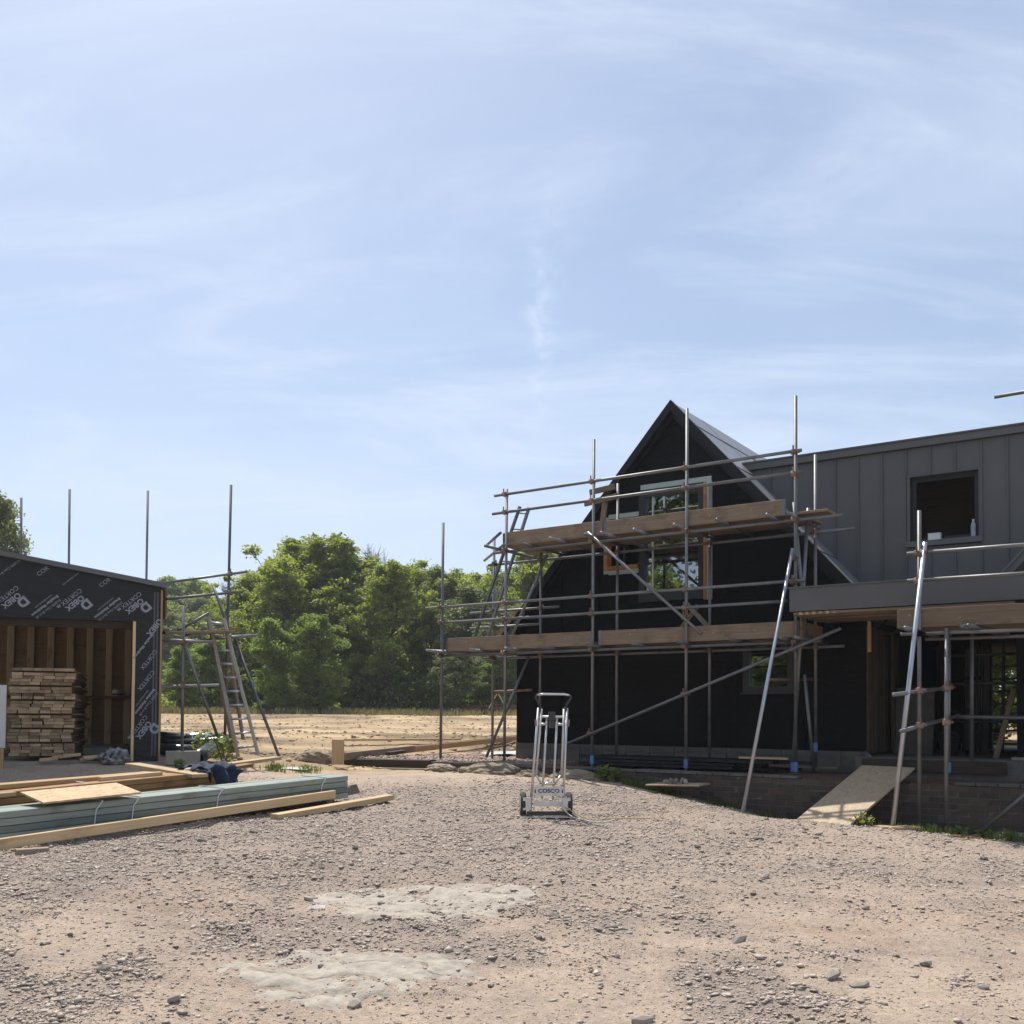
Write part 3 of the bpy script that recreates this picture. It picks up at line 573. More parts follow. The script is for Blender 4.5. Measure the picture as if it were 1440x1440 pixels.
# small lower window
w3 = MB().box(1.98, 2.08, 1.20, 1.32, 1.98, 2.78).box(2.68, 2.78, 1.20, 1.32, 1.98, 2.78).box(2.08, 2.68, 1.20, 1.32, 2.70, 2.78).box(2.08, 2.68, 1.20, 1.32, 1.98, 2.07).build('window_frame', 'window_frame', house)
MB().box(2.08, 2.68, 1.25, 1.262, 2.07, 2.70).build('pane', 'glazing', w3)
MB().box(1.95, 2.81, 1.15, 1.20, 1.955, 1.978).build('sill', 'window_frame', w3)
# wing: wall, standing seam panels, window, parapet
WZ = 2.98
wing = plate('wing_wall', [(1.9, roofz(1.9)-.3), (1.9, 5.62), (9.5, 5.62), (9.5, WZ), (3.9, WZ)], [[(4.27, 4.22), (4.27, 5.19), (5.21, 5.19), (5.21, 4.22)]], 2.05, 2.22, 'interior_dark', house)
wing['label'] = 'wall of the dark grey metal clad wing'
seams = [1.80, 2.14, 2.49, 2.83, 3.17, 3.52, 3.87, 4.22, 4.56, 4.90, 5.25, 5.59, 5.93, 6.27, 6.61, 6.95, 7.29]
def panel(x0, x1, z0a, z0b, z1):
    o = MB().prism([(x0+.004, z0a), (x0+.004, z1), (x1-.004, z1), (x1-.004, z0b)], 2.022, 2.046)
    o.add([(x0-.009, 1.994, z0a), (x0+.009, 1.994, z0a), (x0+.009, 2.022, z0a), (x0-.009, 2.022, z0a), (x0-.009, 1.994, z1), (x0+.009, 1.994, z1), (x0+.009, 2.022, z1), (x0-.009, 2.022, z1)],
          [(3,2,1,0),(4,5,6,7),(0,1,5,4),(1,2,6,5),(2,3,7,6),(3,0,4,7)])
    o.build('cladding_panel', 'zinc_dark', house)
for x0, x1 in zip(seams[:-1], seams[1:]):
    a, b_ = max(WZ, roofz(x0)+.02), max(WZ, roofz(x1)+.02)
    if 4.2 <= x0 < 5.2: panel(x0, x1, 5.21, 5.21, 5.62); panel(x0, x1, WZ, WZ, 4.13)
    else: panel(x0, x1, a, b_, 5.62)
for (x0, x1, z0, z1) in ((4.228, 4.27, 4.222, 5.206), (5.21, 5.245, 4.222, 5.206), (4.27, 5.21, 5.188, 5.206)):
    MB().box(x0, x1, 2.0, 2.14, z0, z1).build('window_reveal', 'zinc_dark', house)
MB().box(4.21, 5.26, 1.965, 2.14, 4.14, 4.22).build('window_sill', 'zinc_light', house)
wf = MB().box(4.271, 4.34, 2.11, 2.2, 4.221, 5.187).box(5.14, 5.209, 2.11, 2.2, 4.221, 5.187).box(4.34, 5.14, 2.11, 2.2, 5.12, 5.187).box(4.34, 5.14, 2.11, 2.2, 4.221, 4.28).build('window_frame', 'window_frame', house)
MB().box(1.70, 9.5, 1.955, 2.30, 5.625, 5.73).build('parapet', 'zinc_light', house)
MB().box(1.68, 9.52, 1.935, 2.32, 5.731, 5.755).build('parapet_cap', 'zinc_dark', house)
MB().box(1.75, 9.5, 2.30, 7.8, 5.45, 5.62).build('flat_roof', 'zinc_dark', house)
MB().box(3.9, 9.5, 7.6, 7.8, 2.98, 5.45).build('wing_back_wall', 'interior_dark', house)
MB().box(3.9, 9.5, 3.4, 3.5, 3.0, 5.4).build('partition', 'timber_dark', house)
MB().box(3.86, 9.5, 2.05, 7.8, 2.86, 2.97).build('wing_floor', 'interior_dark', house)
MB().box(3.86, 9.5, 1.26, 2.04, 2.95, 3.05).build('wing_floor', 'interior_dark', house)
# canopy
can = MB().box(3.23, 6.08, -.30, -.27, 3.03, 3.34).box(3.23, 3.26, -.27, 1.12, 3.03, 3.34).box(6.05, 6.08, -.27, 1.12, 3.03, 3.34).build('canopy', 'zinc_light', house); can['label'] = 'grey metal fascia of the porch canopy'
MB().box(3.21, 6.1, -.315, 1.12, 3.341, 3.362).build('canopy_roof', 'zinc_dark', can)
MB().box(3.9, 6.1, 1.121, 2.03, 3.33, 3.352).build('canopy_roof', 'zinc_dark', can)
for k in range(7): plank('soffit_board', (3.27, -.16+k*.2, 3.005-.012*(k % 2)), (6.03+random.uniform(-.12, .01), -.16+k*.2, 3.005-.012*(k % 2)), .185, .035, 'timber_grey', can)
for k in range(6): MB().box(3.35+k*.09, 3.39+k*.09, -.268, -.22, 2.985, 3.02).build('noggin', 'timber_pale', can)
# passage under the wing
for k in range(11):
    y0 = 1.30+k*.16; plank('wall_board', (3.85+.012*(k % 3), y0, 1.10), (3.85+.012*(k % 3), y0, 2.93), .15, .028, 'timber_dark', house, up=(1, 0, 0))
plank('corner_batten', (3.88, 1.22, 2.55), (3.88, 1.22, 3.0), .05, .03, 'timber_new', house, up=(0, 1, 0))
plank('stud', (3.97, 2.2, 1.1), (3.97, 2.2, 2.93), .09, .05, 'timber_dark', house, up=(1, 0, 0))
MB().box(3.84, 5.9, .62, 7.5, .80, 1.06).build('floor_slab', 'concrete_block', house)
plank('step_edge', (3.95, .56, .97), (5.75, .56, .97), .05, .16, 'timber_dark', house)
MB().box(5.78, 9.5, 1.22, 7.5, 1.10, 2.95).build('block_wall', 'membrane_black', house)
MB().box(5.72, 9.5, 1.17, 1.9, .80, 1.095).build('block_plinth', 'concrete', house)
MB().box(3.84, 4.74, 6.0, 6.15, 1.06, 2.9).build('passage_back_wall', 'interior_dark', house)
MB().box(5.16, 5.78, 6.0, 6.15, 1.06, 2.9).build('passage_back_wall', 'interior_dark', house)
for x0, y0 in ((4.30, 4.2), (4.52, 4.6), (4.72, 5.2), (4.42, 3.4), (4.05, 5.0)): plank('stud', (x0, y0, 1.06), (x0, y0, 2.9), .09, .045, 'timber_dark' if x0 < 4.6 else 'timber_grey', house, up=(1, 0, 0))
for z0 in (1.75, 2.3): plank('nogging', (4.05, 5.0, z0), (4.72, 5.2, z0), .07, .045, 'timber_dark', house)
# next roof verge showing beyond the canopy
vp = [(5.52, 3.42), (6.9, 4.94), (6.9, 4.80), (5.60, 3.36)]
MB().prism(vp, 1.10, 1.98).build('porch_roof', 'zinc_dark', house)
MB().prism([(5.47, 3.38), (6.9, 4.965), (6.9, 4.94), (5.50, 3.37)], 1.06, 1.99).build('porch_roof_flashing', 'zinc_light', house)

# things on the window sill and in the passage
def hthing(name, label, cat, u, off, z, group=None): p = hloc(u, off, z); return thing(name, label, cat, p, HR, group)
t = hthing('box', 'small white box on the metal window sill', 'box', 4.61, 2.03, 4.221); MB().box(-.085, .085, -.045, .045, 0, .085).build('carton', 'white_plastic', t); MB().box(-.088, .088, -.048, .048, .086, .1).build('lid', 'white_plastic', t)
t = hthing('water_bottle', 'clear plastic water bottle at the corner of the window sill', 'bottle', 5.13, 2.04, 4.221)
MB().lathe([(.03, 0), (.034, .01), (.034, .09), (.031, .1), (.034, .11), (.034, .18), (.014, .225), (.014, .235)], n=14).build('bottle_body', 'clear_plastic', t, True)
MB().lathe([(.016, .2355), (.016, .255)], n=12).build('cap', 'white_plastic', t); MB().lathe([(.0352, .1), (.0352, .165)], n=14).build('bottle_label', 'print_white', t)
def ladder(name, label, a0, a1, b0, b1, nr, mat, parent=None, rung_mat=None, stile=(.06, .028), rung_r=.014, group=None):
    """stiles a0-a1 and b0-b1 (world points), nr rungs"""
    a0, a1, b0, b1 = map(Vector, (a0, a1, b0, b1)); base = (a0+b0)/2; t = thing(name, label, 'ladder', base, 0, group)
    w = (b0-a0).normalized()
    for p, q in ((a0, a1), (b0, b1)): plank('stile', p-base, q-base, stile[0], stile[1], mat, t, up=w)
    for i in range(nr):
        f = (i+.6)/nr; MB().tube([a0.lerp(a1, f)-base, b0.lerp(b1, f)-base], rung_r, 7).build('rung', rung_mat or mat, t, True)
    return t
ladder('ladder', 'dark timber ladder leaning inside the passage under the wing', hloc(4.98, 4.3, 1.07), hloc(4.86, 5.2, 3.0), hloc(5.42, 4.3, 1.07), hloc(5.30, 5.2, 3.0), 9, 'timber_dark', rung_mat='timber_grey', rung_r=.018)
t = hthing('plasterboard_sheet', 'pale plasterboard sheet leaning beside the ladder in the passage', 'board', 4.62, 5.0, 1.06); plank('sheet', (0, 0, 0), (.02, .3, 1.75), .42, .0125, 'plasterboard', t, up=(0, 1, 0))
t = hthing('insulation_board', 'grey insulation board leaning behind the tubes in the passage', 'board', 4.25, 2.2, 1.06); plank('sheet', (0, 0, 0), (.0, .2, 1.0), .55, .05, 'concrete_block', t, up=(0, 1, 0))
t = hthing('prop_timber', 'timber prop leaning against the dark block wall', 'timber', 5.6, 1.5, 1.06); plank('prop', (-.12, 0, 0), (.1, .1, .95), .07, .045, 'timber_grey', t, up=(0, 1, 0))
t = hthing('bucket', 'dark bucket standing on the passage floor', 'bucket', 4.75, 2.2, 1.06); MB().lathe([(.11, 0), (.15, .26), (.158, .27), (.14, .265), (.1, .02)], n=18).build('pail', 'black_plastic', t, True); MB().tube([(-.15, 0, .25), (-.1, -.02, .33), (0, -.03, .36), (.1, -.02, .33), (.15, 0, .25)], .004, 6).build('handle', 'galvanised', t)
t = hthing('drain_pipe', 'bent grey drain pipe at the foot of the gable corner', 'pipe', 3.95, .75, .8); MB().tube([(-.12, .42, .3), (-.02, .2, .27), (.1, .0, .2), (.12, -.02, .12), (.12, -.02, 0)], .035, 10).build('bend', 'galvanised_bright', t, True); MB().tube([(.12, -.02, .1), (.32, -.04, .11)], .022, 8).build('branch', 'galvanised_bright', t)

# ------------------------------------------------------------------ brick retaining wall
rw = thing('retaining_wall', 'low dark brick retaining wall below the scaffolded gable', 'wall', HL, HR)
MB().box(-2.85, 7.2, -.445, -.24, .0, .785).build('mortar_bed', 'mortar', rw)
brick_me = []
for k in range(4):
    bm = bmesh.new(); bmesh.ops.create_cube(bm, size=1)
    for v_ in bm.verts: v_.co = Vector((v_.co.x*.215+random.uniform(-.004, .004), v_.co.y*.1+random.uniform(-.003, .003), v_.co.z*.065+random.uniform(-.003, .003)))
    bmesh.ops.bevel(bm, geom=list(bm.edges), offset=.005, segments=1); b_me = bpy.data.meshes.new('brick'); bm.to_mesh(b_me); bm.free(); b_me.materials.append(MATS['brick']); brick_me.append(b_me)
nb = 0
for c in range(9):
    zc = .79-.0325-c*.075; x0 = -2.74 - (.1125 if c % 2 else 0)
    while x0 < 6.9:
        p = hloc(x0, -.62, 0)
        if zc > gz(p.x, p.y)-.03 and nb < 300:
            inst('brick', brick_me[nb % 4], rw, (x0+random.uniform(-.003, .003), -.4+random.uniform(-.005, .004), zc+random.uniform(-.003, .003)), (0, random.gauss(0, .006), random.gauss(0, .008))); nb += 1
        x0 += .225
for k in range(42):
  if not 3.2 < -2.84+k*.24 < 5.1: MB().box(-2.84+k*.24, -2.84+k*.24+.228, -.462+random.uniform(-.006, .006), -.23, .796, .828+random.uniform(-.006, .006)).build('coping', 'concrete_block', rw)

# timber edging to the pink gravel bed
def board_thing(name, label, cat, p, q, w, t_, mat, up=(0, 0, 1), group=None, bow=0.0):
    o = plank(name, p, q, w, t_, mat, None, up, bow); return tag(o, label, cat, group)
board_thing('edging_board', 'dark timber edging in line with the brick wall end', 'edging', hloc(-5.35, -.375, .665), hloc(-2.86, -.375, .71), .28, .17, 'timber_dark', up=tuple(hloc(0, 1, 0)-hloc(0, 0, 0)))
board_thing('edging_board', 'long weathered edging board running back to the gable corner', 'edging', (-3.0, 17.3, .86), (.13, 24.6, 1.06), .13, .045, 'timber_grey', up=(.92, -.39, 0))
board_thing('edging_board', 'paler edging board doubled against the long one', 'edging', (-1.9, 19.6, .93), (.1, 24.2, 1.05), .11, .045, 'timber_new', up=(.92, -.39, 0))
board_thing('stub_board', 'short upright square of board at the corner of the edging', 'board', at(475, 1075, 17.1), at(475.5, 1040, 17.1), .21, .05, 'timber_pale', up=(.2, 1, 0))
board_thing('plank', 'thin pale plank lying out on the field behind the stub board', 'plank', at(486, 1040.5, 20.5), at(646, 1039.5, 22.5), .16, .045, 'timber_pale')
board_thing('plank', 'dark offcut resting on the edging near the stub board', 'plank', at(545, 1060, 17.9), at(568, 1057, 18.3), .1, .06, 'timber_dark')
board_thing('plank', 'weathered plank half buried beside the earth mounds', 'plank', hloc(-4.2, -.62, .66), hloc(-2.6, -.60, .69), .12, .05, 'timber_grey')
mb = MB(); k = 0
for i in range(13):
    for j in range(9): u_0 = -4.0+i*.28+.1*math.sin(j*1.7); o0 = 2.0+j*.5+.12*math.sin(i*1.3+j); P = hloc(u_0, o0, 0); mb.v.append((P.x, P.y, gz(P.x, P.y)+.05+.02*math.sin(i*2.1+j*1.3)))
for i in range(12):
    for j in range(8): mb.f.append((i*9+j, (i+1)*9+j, (i+1)*9+j+1, i*9+j+1))
tag(mb.build('ground_sheet', 'sheeting', None, True), 'pale plastic sheet spread over the ground behind the gable corner', 'plastic sheet')

# ------------------------------------------------------------------ scaffolds
def coupler_mesh():
    mb = MB(); mb.tube([(0, 0, -.036), (0, 0, .036)], .039, 8); mb.tube([(-.036, -.05, 0), (.036, -.05, 0)], .039, 8); mb.box(.03, .075, -.022, .0, -.014, .014); mb.tube([(.06, -.011, 0), (.06, -.06, 0)], .011, 6); mb.tube([(0, -.075, .03), (0, -.075, .085)], .011, 6); return mb.mesh('coupler', 'coupler_steel')
CPL = coupler_mesh()
def tube(root, name, p, q, r=.0242, mat='galvanised'): return MB().tube([p, q], r, 10).build(name, mat, root, True)
def cpl(root, p, rz=0): return inst('coupler', CPL, root, p, (0, 0, rz))
sc = thing('scaffold', 'two lift tube scaffold with boards standing before the black gable', 'scaffold', HL, HR)
fronts = [(-3.0, .84, 4.94), (-1.66, .84, 5.36), (0, .83, 5.94), (1.58, .82, 6.16), (3.21, .86, 6.06)]
inners = [(-2.55, .84, 4.79), (-1.55, .84, 4.45), (-.06, .85, 5.43), (1.56, .85, 5.22), (3.2, .86, 5.44)]
foot = MB().box(-.075, .075, -.075, .075, 0, .008).tube([(0, 0, .008), (0, 0, .11)], .019, 8).mesh('base_plate', 'coupler_steel'); slv = MB().tube([(0, 0, 0), (0, 0, .13)], .033, 10).mesh('sleeve', 'blue_plastic')
for k, (u0, z0, z1) in enumerate(fronts): tube(sc, 'standard', (u0, 0, z0+.03), (u0+.012, 0, z1)); inst('base_plate', foot, sc, (u0, 0, z0-.025)); inst('sleeve', slv, sc, (u0, 0, z0+.03)) if k in (2, 3) else None
for k, (u0, z0, z1) in enumerate(inners): tube(sc, 'standard', (u0, .9, z0+.03), (u0+.01, .9, z1)); inst('base_plate', foot, sc, (u0, .9, z0-.025)); inst('sleeve', slv, sc, (u0, .9, z0+.25)) if k == 4 else None
tube(sc, 'standard', (3.05, .35, .88), (3.28, .35, 4.55)); tube(sc, 'standard', (3.30, .2, 2.7), (3.16, .1, 4.6))
inst('sleeve', slv, sc, (3.05, .35, .84)); inst('sleeve', slv, sc, (3.21, 0, .86))
F1, F2, I = -.05, .05, .95
for name, z, u0, u1, y in (('ledger', 2.635, -3.1, 3.55, F2), ('ledger', 4.33, -1.95, 3.85, F2), ('ledger', 2.625, -2.8, 3.6, I), ('ledger', 4.30, -2.7, 3.75, I),
        ('guardrail', 3.47, -3.32, 3.36, F1), ('guardrail', 3.20, -3.03, 3.12, F1), ('guardrail', 5.27, -1.86, 3.32, F1), ('guardrail', 4.97, -1.90, 3.34, F1),
        ('guardrail', 3.46, -3.1, -1.2, I), ('guardrail', 3.18, -3.1, -1.6, I)):
    tube(sc, name, (u0, y, z-.006), (u1, y, z+.006))
    for (us, zb, zt) in (fronts if y < .5 else inners):
        if u0-.05 < us < u1+.05 and zt > z: cpl(sc, (us, 0 if y < .5 else .9, z), 0 if y < .5 else math.pi)
for z, lst in ((2.685, (-2.95, -2.2, -1.45, -.75, .1, .85, 1.55, 2.35, 3.1, 3.3)), (4.382, (-1.8, -1.15, -.55, .05, .3, .85, 1.5, 2.25, 2.95, 3.2))):
    for u0 in lst: uu = u0+random.uniform(-.05, .05); tube(sc, 'transom', (uu, -.28-random.uniform(0, .12), z), (uu+random.uniform(-.03, .03), 1.08, z))
tube(sc, 'transom', (-1.66, -.05, 4.43), (-2.9, 1.1, 4.42)); tube(sc, 'transom', (-1.7, -.1, 4.62), (-2.75, .95, 4.66)); tube(sc, 'transom', (-3.05, -.35, 2.70), (-2.6, 1.2, 2.70))
tube(sc, 'tie', (-2.55, .95, 2.02), (-1.75, .95, 2.05), mat='coupler_steel'); tube(sc, 'tie', (2.9, -.2, 2.12), (3.2, 1.0, 2.16), mat='coupler_steel')
tube(sc, 'brace', (-.45, -.11, 1.14), (3.86, -.11, 2.79)); tube(sc, 'brace', (-.03, -.11, 4.46), (1.87, -.11, 2.80)); tube(sc, 'brace', (-1.45, .4, 2.6), (-2.1, .1, .9)); tube(sc, 'brace', (-1.2, .55, 4.3), (-2.0, .5, 2.7)); tube(sc, 'brace', (3.3, .5, .86), (3.24, .3, 2.2))
for u0, z in ((0, 1.33), (1.58, 1.93), (3.2, 2.54), (0.0, 4.4), (1.58, 3.06)): cpl(sc, (u0, -.02, z))
# inclined shore tube from the yard
sh = (hloc(3.20, -.08, 3.92)); ft = Vector((2.97, 12.85, gz(2.97, 12.85)-.02)); Mi = Matrix.Rotation(HA, 4, 'Z') @ Matrix.Translation(-Vector(HL))
tube(sc, 'raker', Mi @ ft, Mi @ sh, .026, 'galvanised_bright'); cpl(sc, (3.2, -.03, 3.8)); cpl(sc, (3.2, -.03, 3.47))
for z, segs in ((2.735, ((-2.95, .05), (.06, 3.3))), (4.43, ((-1.75, .35), (.36, 3.3)))):
    for k in range(4):
        for a, b_ in segs: dz = random.uniform(-.006, .006); e = random.uniform(-.1, .1); plank('scaffold_board', (a+.004, .165+k*.228, z+dz), (b_+(.35 if (z > 4 and b_ > 3 and k < 2) else 0)-.004, .165+k*.228, z+dz), .222, .038, 'scaffold_board', sc)
for a, b_, z, y in ((-2.93, -.02, 2.815, .002), (.09, 3.24, 2.818, .002), (-1.70, .15, 4.535, .002), (.17, 3.05, 4.53, .002)):
    tb = plank('toe_board', (a, y+.022+.03, z), (b_, y+.022+.03, z+.004), .225, .038, 'scaffold_board', sc, up=(0, 1, 0)); hl = (b_-a)/2
    for e in (-1, 1): MB().box(e*(hl-.02)-.022, e*(hl-.02)+.024, -.115, .115, -.0215, .0215).build('end_band', 'galvanised', tb)
plank('toe_board', (3.27, .05, 2.81), (3.27, .95, 2.81), .225, .038, 'scaffold_board', sc, up=(1, 0, 0)); plank('toe_board', (-1.74, .05, 4.53), (-1.74, .95, 4.53), .225, .038, 'scaffold_board', sc, up=(1, 0, 0))
for a, b_ in (((1.33, .55, 3.34), (1.86, .55, 2.78)), ((1.50, .60, 3.30), (1.08, .60, 2.78))): board = plank('prop_board', a, b_, .07, .03, 'timber_grey', sc, up=(0, 1, 0))
for a, b_ in (((-.52, .8, 5.32), (-.05, .8, 5.36)), ((-.62, .8, 5.14), (.0, .8, 5.2)), ((-.32, .85, 4.7), (-.26, .85, 5.13))): plank('prop_board', a, b_, .09, .04, 'timber_grey', sc, up=(0, 1, 0))
ladder('ladder', 'steel pole ladder rising between the two decks of the gable scaffold', hloc(-2.76, .5, 2.76), hloc(-1.72, .5, 5.17), hloc(-2.42, .45, 2.76), hloc(-1.50, .45, 5.12), 9, 'galvanised', stile=(.045, .045), rung_r=.012)

# right hand scaffold at the canopy
s2 = thing('scaffold', 'single lift tube scaffold with boarded deck before the canopy', 'scaffold', HL, HR)
for u0, y, z0, z1 in ((5.03, -1.0, .36, 4.08), (5.32, -.98, .36, 2.66), (5.16, 0, .96, 2.72), (6.75, -1.0, .3, 4.08), (5.38, .3, 1.06, 3.0)): tube(s2, 'standard', (u0, y, z0), (u0+.02, y, z1))
inst('sleeve', slv, s2, (5.16, 0, .92)); inst('base_plate', foot, s2, (5.03, -1, .3)); inst('base_plate', foot, s2, (5.32, -.98, .3))
for z, u0, y in ((3.56, 4.92, -1.05), (3.235, 4.92, -1.05), (2.61, 4.82, -.95), (2.61, 4.9, .0)): tube(s2, 'ledger' if z < 3 else 'guardrail', (u0, y, z+.005), (7.2, y, z-.005)); cpl(s2, (5.035, -1.0, z))
for (p, q) in (((4.90, -1.65, 1.87), (5.18, .15, 2.0)), ((4.93, -1.45, 1.45), (5.25, .2, 1.64)), ((5.24, .12, 1.625), (7.0, .12, 1.61)), ((5.72, -1.02, .33), (6.9, -.9, 1.5)), ((5.55, -1.25, 2.66), (5.75, .2, 2.66)), ((5.62, -1.25, 2.66), (5.82, .2, 2.66)), ((4.95, -1.3, 2.66), (5.0, .2, 2.66))): tube(s2, 'transom', p, q)
for u0, y, z in ((5.03, -.98, 1.93), (5.32, -.95, 1.96), (5.03, -.98, 1.52), (5.32, -.95, 1.56), (5.17, 0, 2.0)): cpl(s2, (u0, y, z), .4)
ft = Vector((4.43, 11.6, gz(4.43, 11.6)+.03)); top = hloc(5.13, -1.08, 3.68); tube(s2, 'raker', Mi @ ft, Mi @ top, .028, 'galvanised_bright'); cpl(s2, (5.11, -1.03, 3.56))
for k in range(4): plank('scaffold_board', (4.80+.03*k, -.86+k*.228, 2.705), (7.1, -.86+k*.228, 2.705), .222, .038, 'scaffold_board', s2)
plank('toe_board', (4.80, -.955, 2.80), (7.1, -.955, 2.80), .225, .038, 'scaffold_board', s2, up=(0, 1, 0)); plank('toe_board', (4.79, -.93, 2.80), (4.79, .0, 2.80), .225, .038, 'scaffold_board', s2, up=(1, 0, 0))
for u0, y in ((4.55, 3.0), (4.95, 3.6), (4.75, 4.4), (5.2, 4.0)): tube(s2, 'standard', (u0, y, 1.07), (u0+.03, y, 2.84))
for z in (1.55, 2.15, 2.6): tube(s2, 'transom', (4.4, 3.55, z), (5.7, 3.65, z+.02))
tube(s2, 'standard', (6.9, 1.0, 1.2), (6.9, 1.0, 6.2)); tube(s2, 'guardrail', (5.57, 1.05, 5.91), (7.1, 1.05, 5.93))
o = board_thing('sole_board', 'flat timber pad under the foot of the inclined tube', 'timber pad', (4.22, 11.52, gz(4.4, 11.6)+.012), (4.72, 11.6, gz(4.5, 11.6)+.016), .22, .035, 'timber_pale')

# ------------------------------------------------------------------ ramp, dark boards on the strip, garden boards
rp_ = tag(MB().box(-.80, .80, -.365, .365, -.012, .012).build('ramp_board', 'osb_muddy'), 'strand board ramp from the yard up to the passage', 'ramp')
a = Vector((3.74, 11.97, gz(3.74, 11.97)+.04)); b_ = Vector((4.83, 12.85, .955)); x = (b_-a).normalized(); y = Vector((0, 0, 1)).cross(x).normalized(); z = x.cross(y); M = Matrix.Identity(4)
for i in range(3): M[i][0], M[i][1], M[i][2] = x[i], y[i], z[i]
M.translation = (a+b_)/2; rp_.matrix_local = M
lab = 'black stained board in the long low pile at the plinth'
for k in range(15):
    L0 = random.uniform(-.4, .2); L1 = random.uniform(2.2, 3.3); r, c = k // 5, k % 5
    board_thing('black_board', lab, 'board', hloc(L0, .22+c*.125+random.uniform(-.01, .01), .86+r*.052), hloc(L1, .22+c*.125+random.uniform(-.03, .03), .86+r*.052), .118, .042, 'timber_black', group='black boards by the plinth')
board_thing('batten', 'pale batten end lying over the black boards', 'batten', hloc(2.3, .24, 1.02), hloc(3.0, .30, 1.02), .04, .03, 'timber_pale')
board_thing('batten', 'grey batten lying behind the black boards along the plinth', 'batten', hloc(1.6, 1.02, .88), hloc(3.5, 1.0, .88), .045, .03, 'timber_grey')
t = thing('mortar_board', 'old mortar board with dried lumps lying against the brick wall', 'board', tuple(hloc(1.85, -.85, gz(*hloc(1.85, -.85, 0)[:2])+.16)), HR+.1)
plank('board', (-.38, 0, 0), (.38, 0, .02), .5, .02, 'osb_muddy', t)
for k in range(5): inst('lump', stone_me[k], t, (-.05+.07*k-.1, -.05+.04*(k % 2), .05), (k, k*.4, k), .055)

# earth mounds at the wall
def clod(name, u0, off, r, label, seed, sq=.55, mat='earth_clod'):
    bm = bmesh.new(); bmesh.ops.create_icosphere(bm, subdivisions=4, radius=1); p = hloc(u0, off, 0)
    for v_ in bm.verts:
        n = float(fbm(np.array([v_.co.x*1.7+seed*5]), np.array([v_.co.y*1.7+v_.co.z*2]), 4, seed)[0]); n2 = float(fbm(np.array([v_.co.x*6+seed]), np.array([v_.co.y*6+v_.co.z*5]), 3, seed+4)[0])
        n3 = float(fbm(np.array([v_.co.x*13+seed]), np.array([v_.co.y*13+v_.co.z*11]), 2, seed+9)[0]); v_.co *= r*(.5+.6*n+.32*n2+.14*n3); v_.co.z *= sq
    c_me = bpy.data.meshes.new(name); bm.to_mesh(c_me); bm.free(); c_me.materials.append(MATS[mat]); 
    return tag(inst(name, c_me, None, (p.x, p.y, gz(p.x, p.y)+r*.02), (0, 0, HR), (1.7, .9, 1)), label, 'earth mound')
clod('earth_mound', -1.45, -.72, .30, 'largest grey earth mound heaped against the brick wall end', 1)
clod('earth_mound', -.62, -.75, .17, 'small earth mound between two larger ones beside the wall', 2)
clod('earth_mound', .15, -.72, .25, 'earth mound behind the hand truck against the wall', 3)
clod('earth_mound', -2.35, -.78, .17, 'pale sandy mound on the weathered plank', 4)
clod('earth_mound', -5.45, -.55, .26, 'rough clod heap beside the square stub board', 6, .8)

# grass tufts and weeds
def blades(name, pts, h, w, mat, lean=.5):
    n = len(pts); a = rng.uniform(0, 6.283, n); hh = h*rng.uniform(.5, 1.3, n); ww = w*rng.uniform(.6, 1.3, n); d = np.stack([np.cos(a), np.sin(a)], 1); l = rng.uniform(0, lean, n)[:, None]*hh[:, None]; dl = np.stack([np.cos(a+1.57), np.sin(a+1.57)], 1)
    B = np.array(pts); V = np.zeros((n, 4, 3)); V[:, 0] = B; V[:, 0, :2] -= d*ww[:, None]; V[:, 1] = B; V[:, 1, :2] += d*ww[:, None]
    V[:, 2] = B; V[:, 2, :2] += dl*l*.4 + d*ww[:, None]*.6; V[:, 2, 2] += hh*.6; V[:, 3] = B; V[:, 3, :2] += dl*l; V[:, 3, 2] += hh
    F = (np.array([(0, 1, 2), (0, 2, 3)])[None]+np.arange(n)[:, None, None]*4).reshape(-1, 3); return fastmesh(name, V.reshape(-1, 3), F, mat)
pts = []
for k in range(5200):
    u0 = random.choice((random.gauss(.95, .35), random.uniform(2.2, 7), random.gauss(5.6, .7))); w0 = -.52-abs(random.gauss(0, .16)) if u0 < 4 else -.6-abs(random.gauss(0, .42))
    if vnoise(np.array([u0*3.]), np.array([w0*3.]), 4)[0] < .45: continue
    p = hloc(u0, w0, 0); pts.append((p.x, p.y, gz(p.x, p.y)-.01))
tag(inst('grass', blades('grass', pts, .10, .006, 'grass_green')), 'green grass growing along the foot of the brick wall', kind='stuff')
def weed(label, loc, n, r, h, leaf=.05, mat='leaf_dark', name='weed_plant'):
    t = thing(name, label, 'plant', loc); mb = MB()
    for k in range(7): a = random.uniform(0, 6.28); mb.tube([(0, 0, 0), (math.cos(a)*r*.4, math.sin(a)*r*.4, h*.5), (math.cos(a)*r*.8, math.sin(a)*r*.8, h*random.uniform(.6, 1))], .005, 5)
    mb.build('stems', 'twig', t)
    c = rng.normal(0, 1, (n, 3)); c /= np.linalg.norm(c, axis=1)[:, None]; c *= rng.random(n)[:, None]**.4; P = c*np.array([r, r, h*.5]) + np.array([0, 0, h*.55]); inst('leaves', leaves_mesh('leaves', P, leaf, mat), t); return t
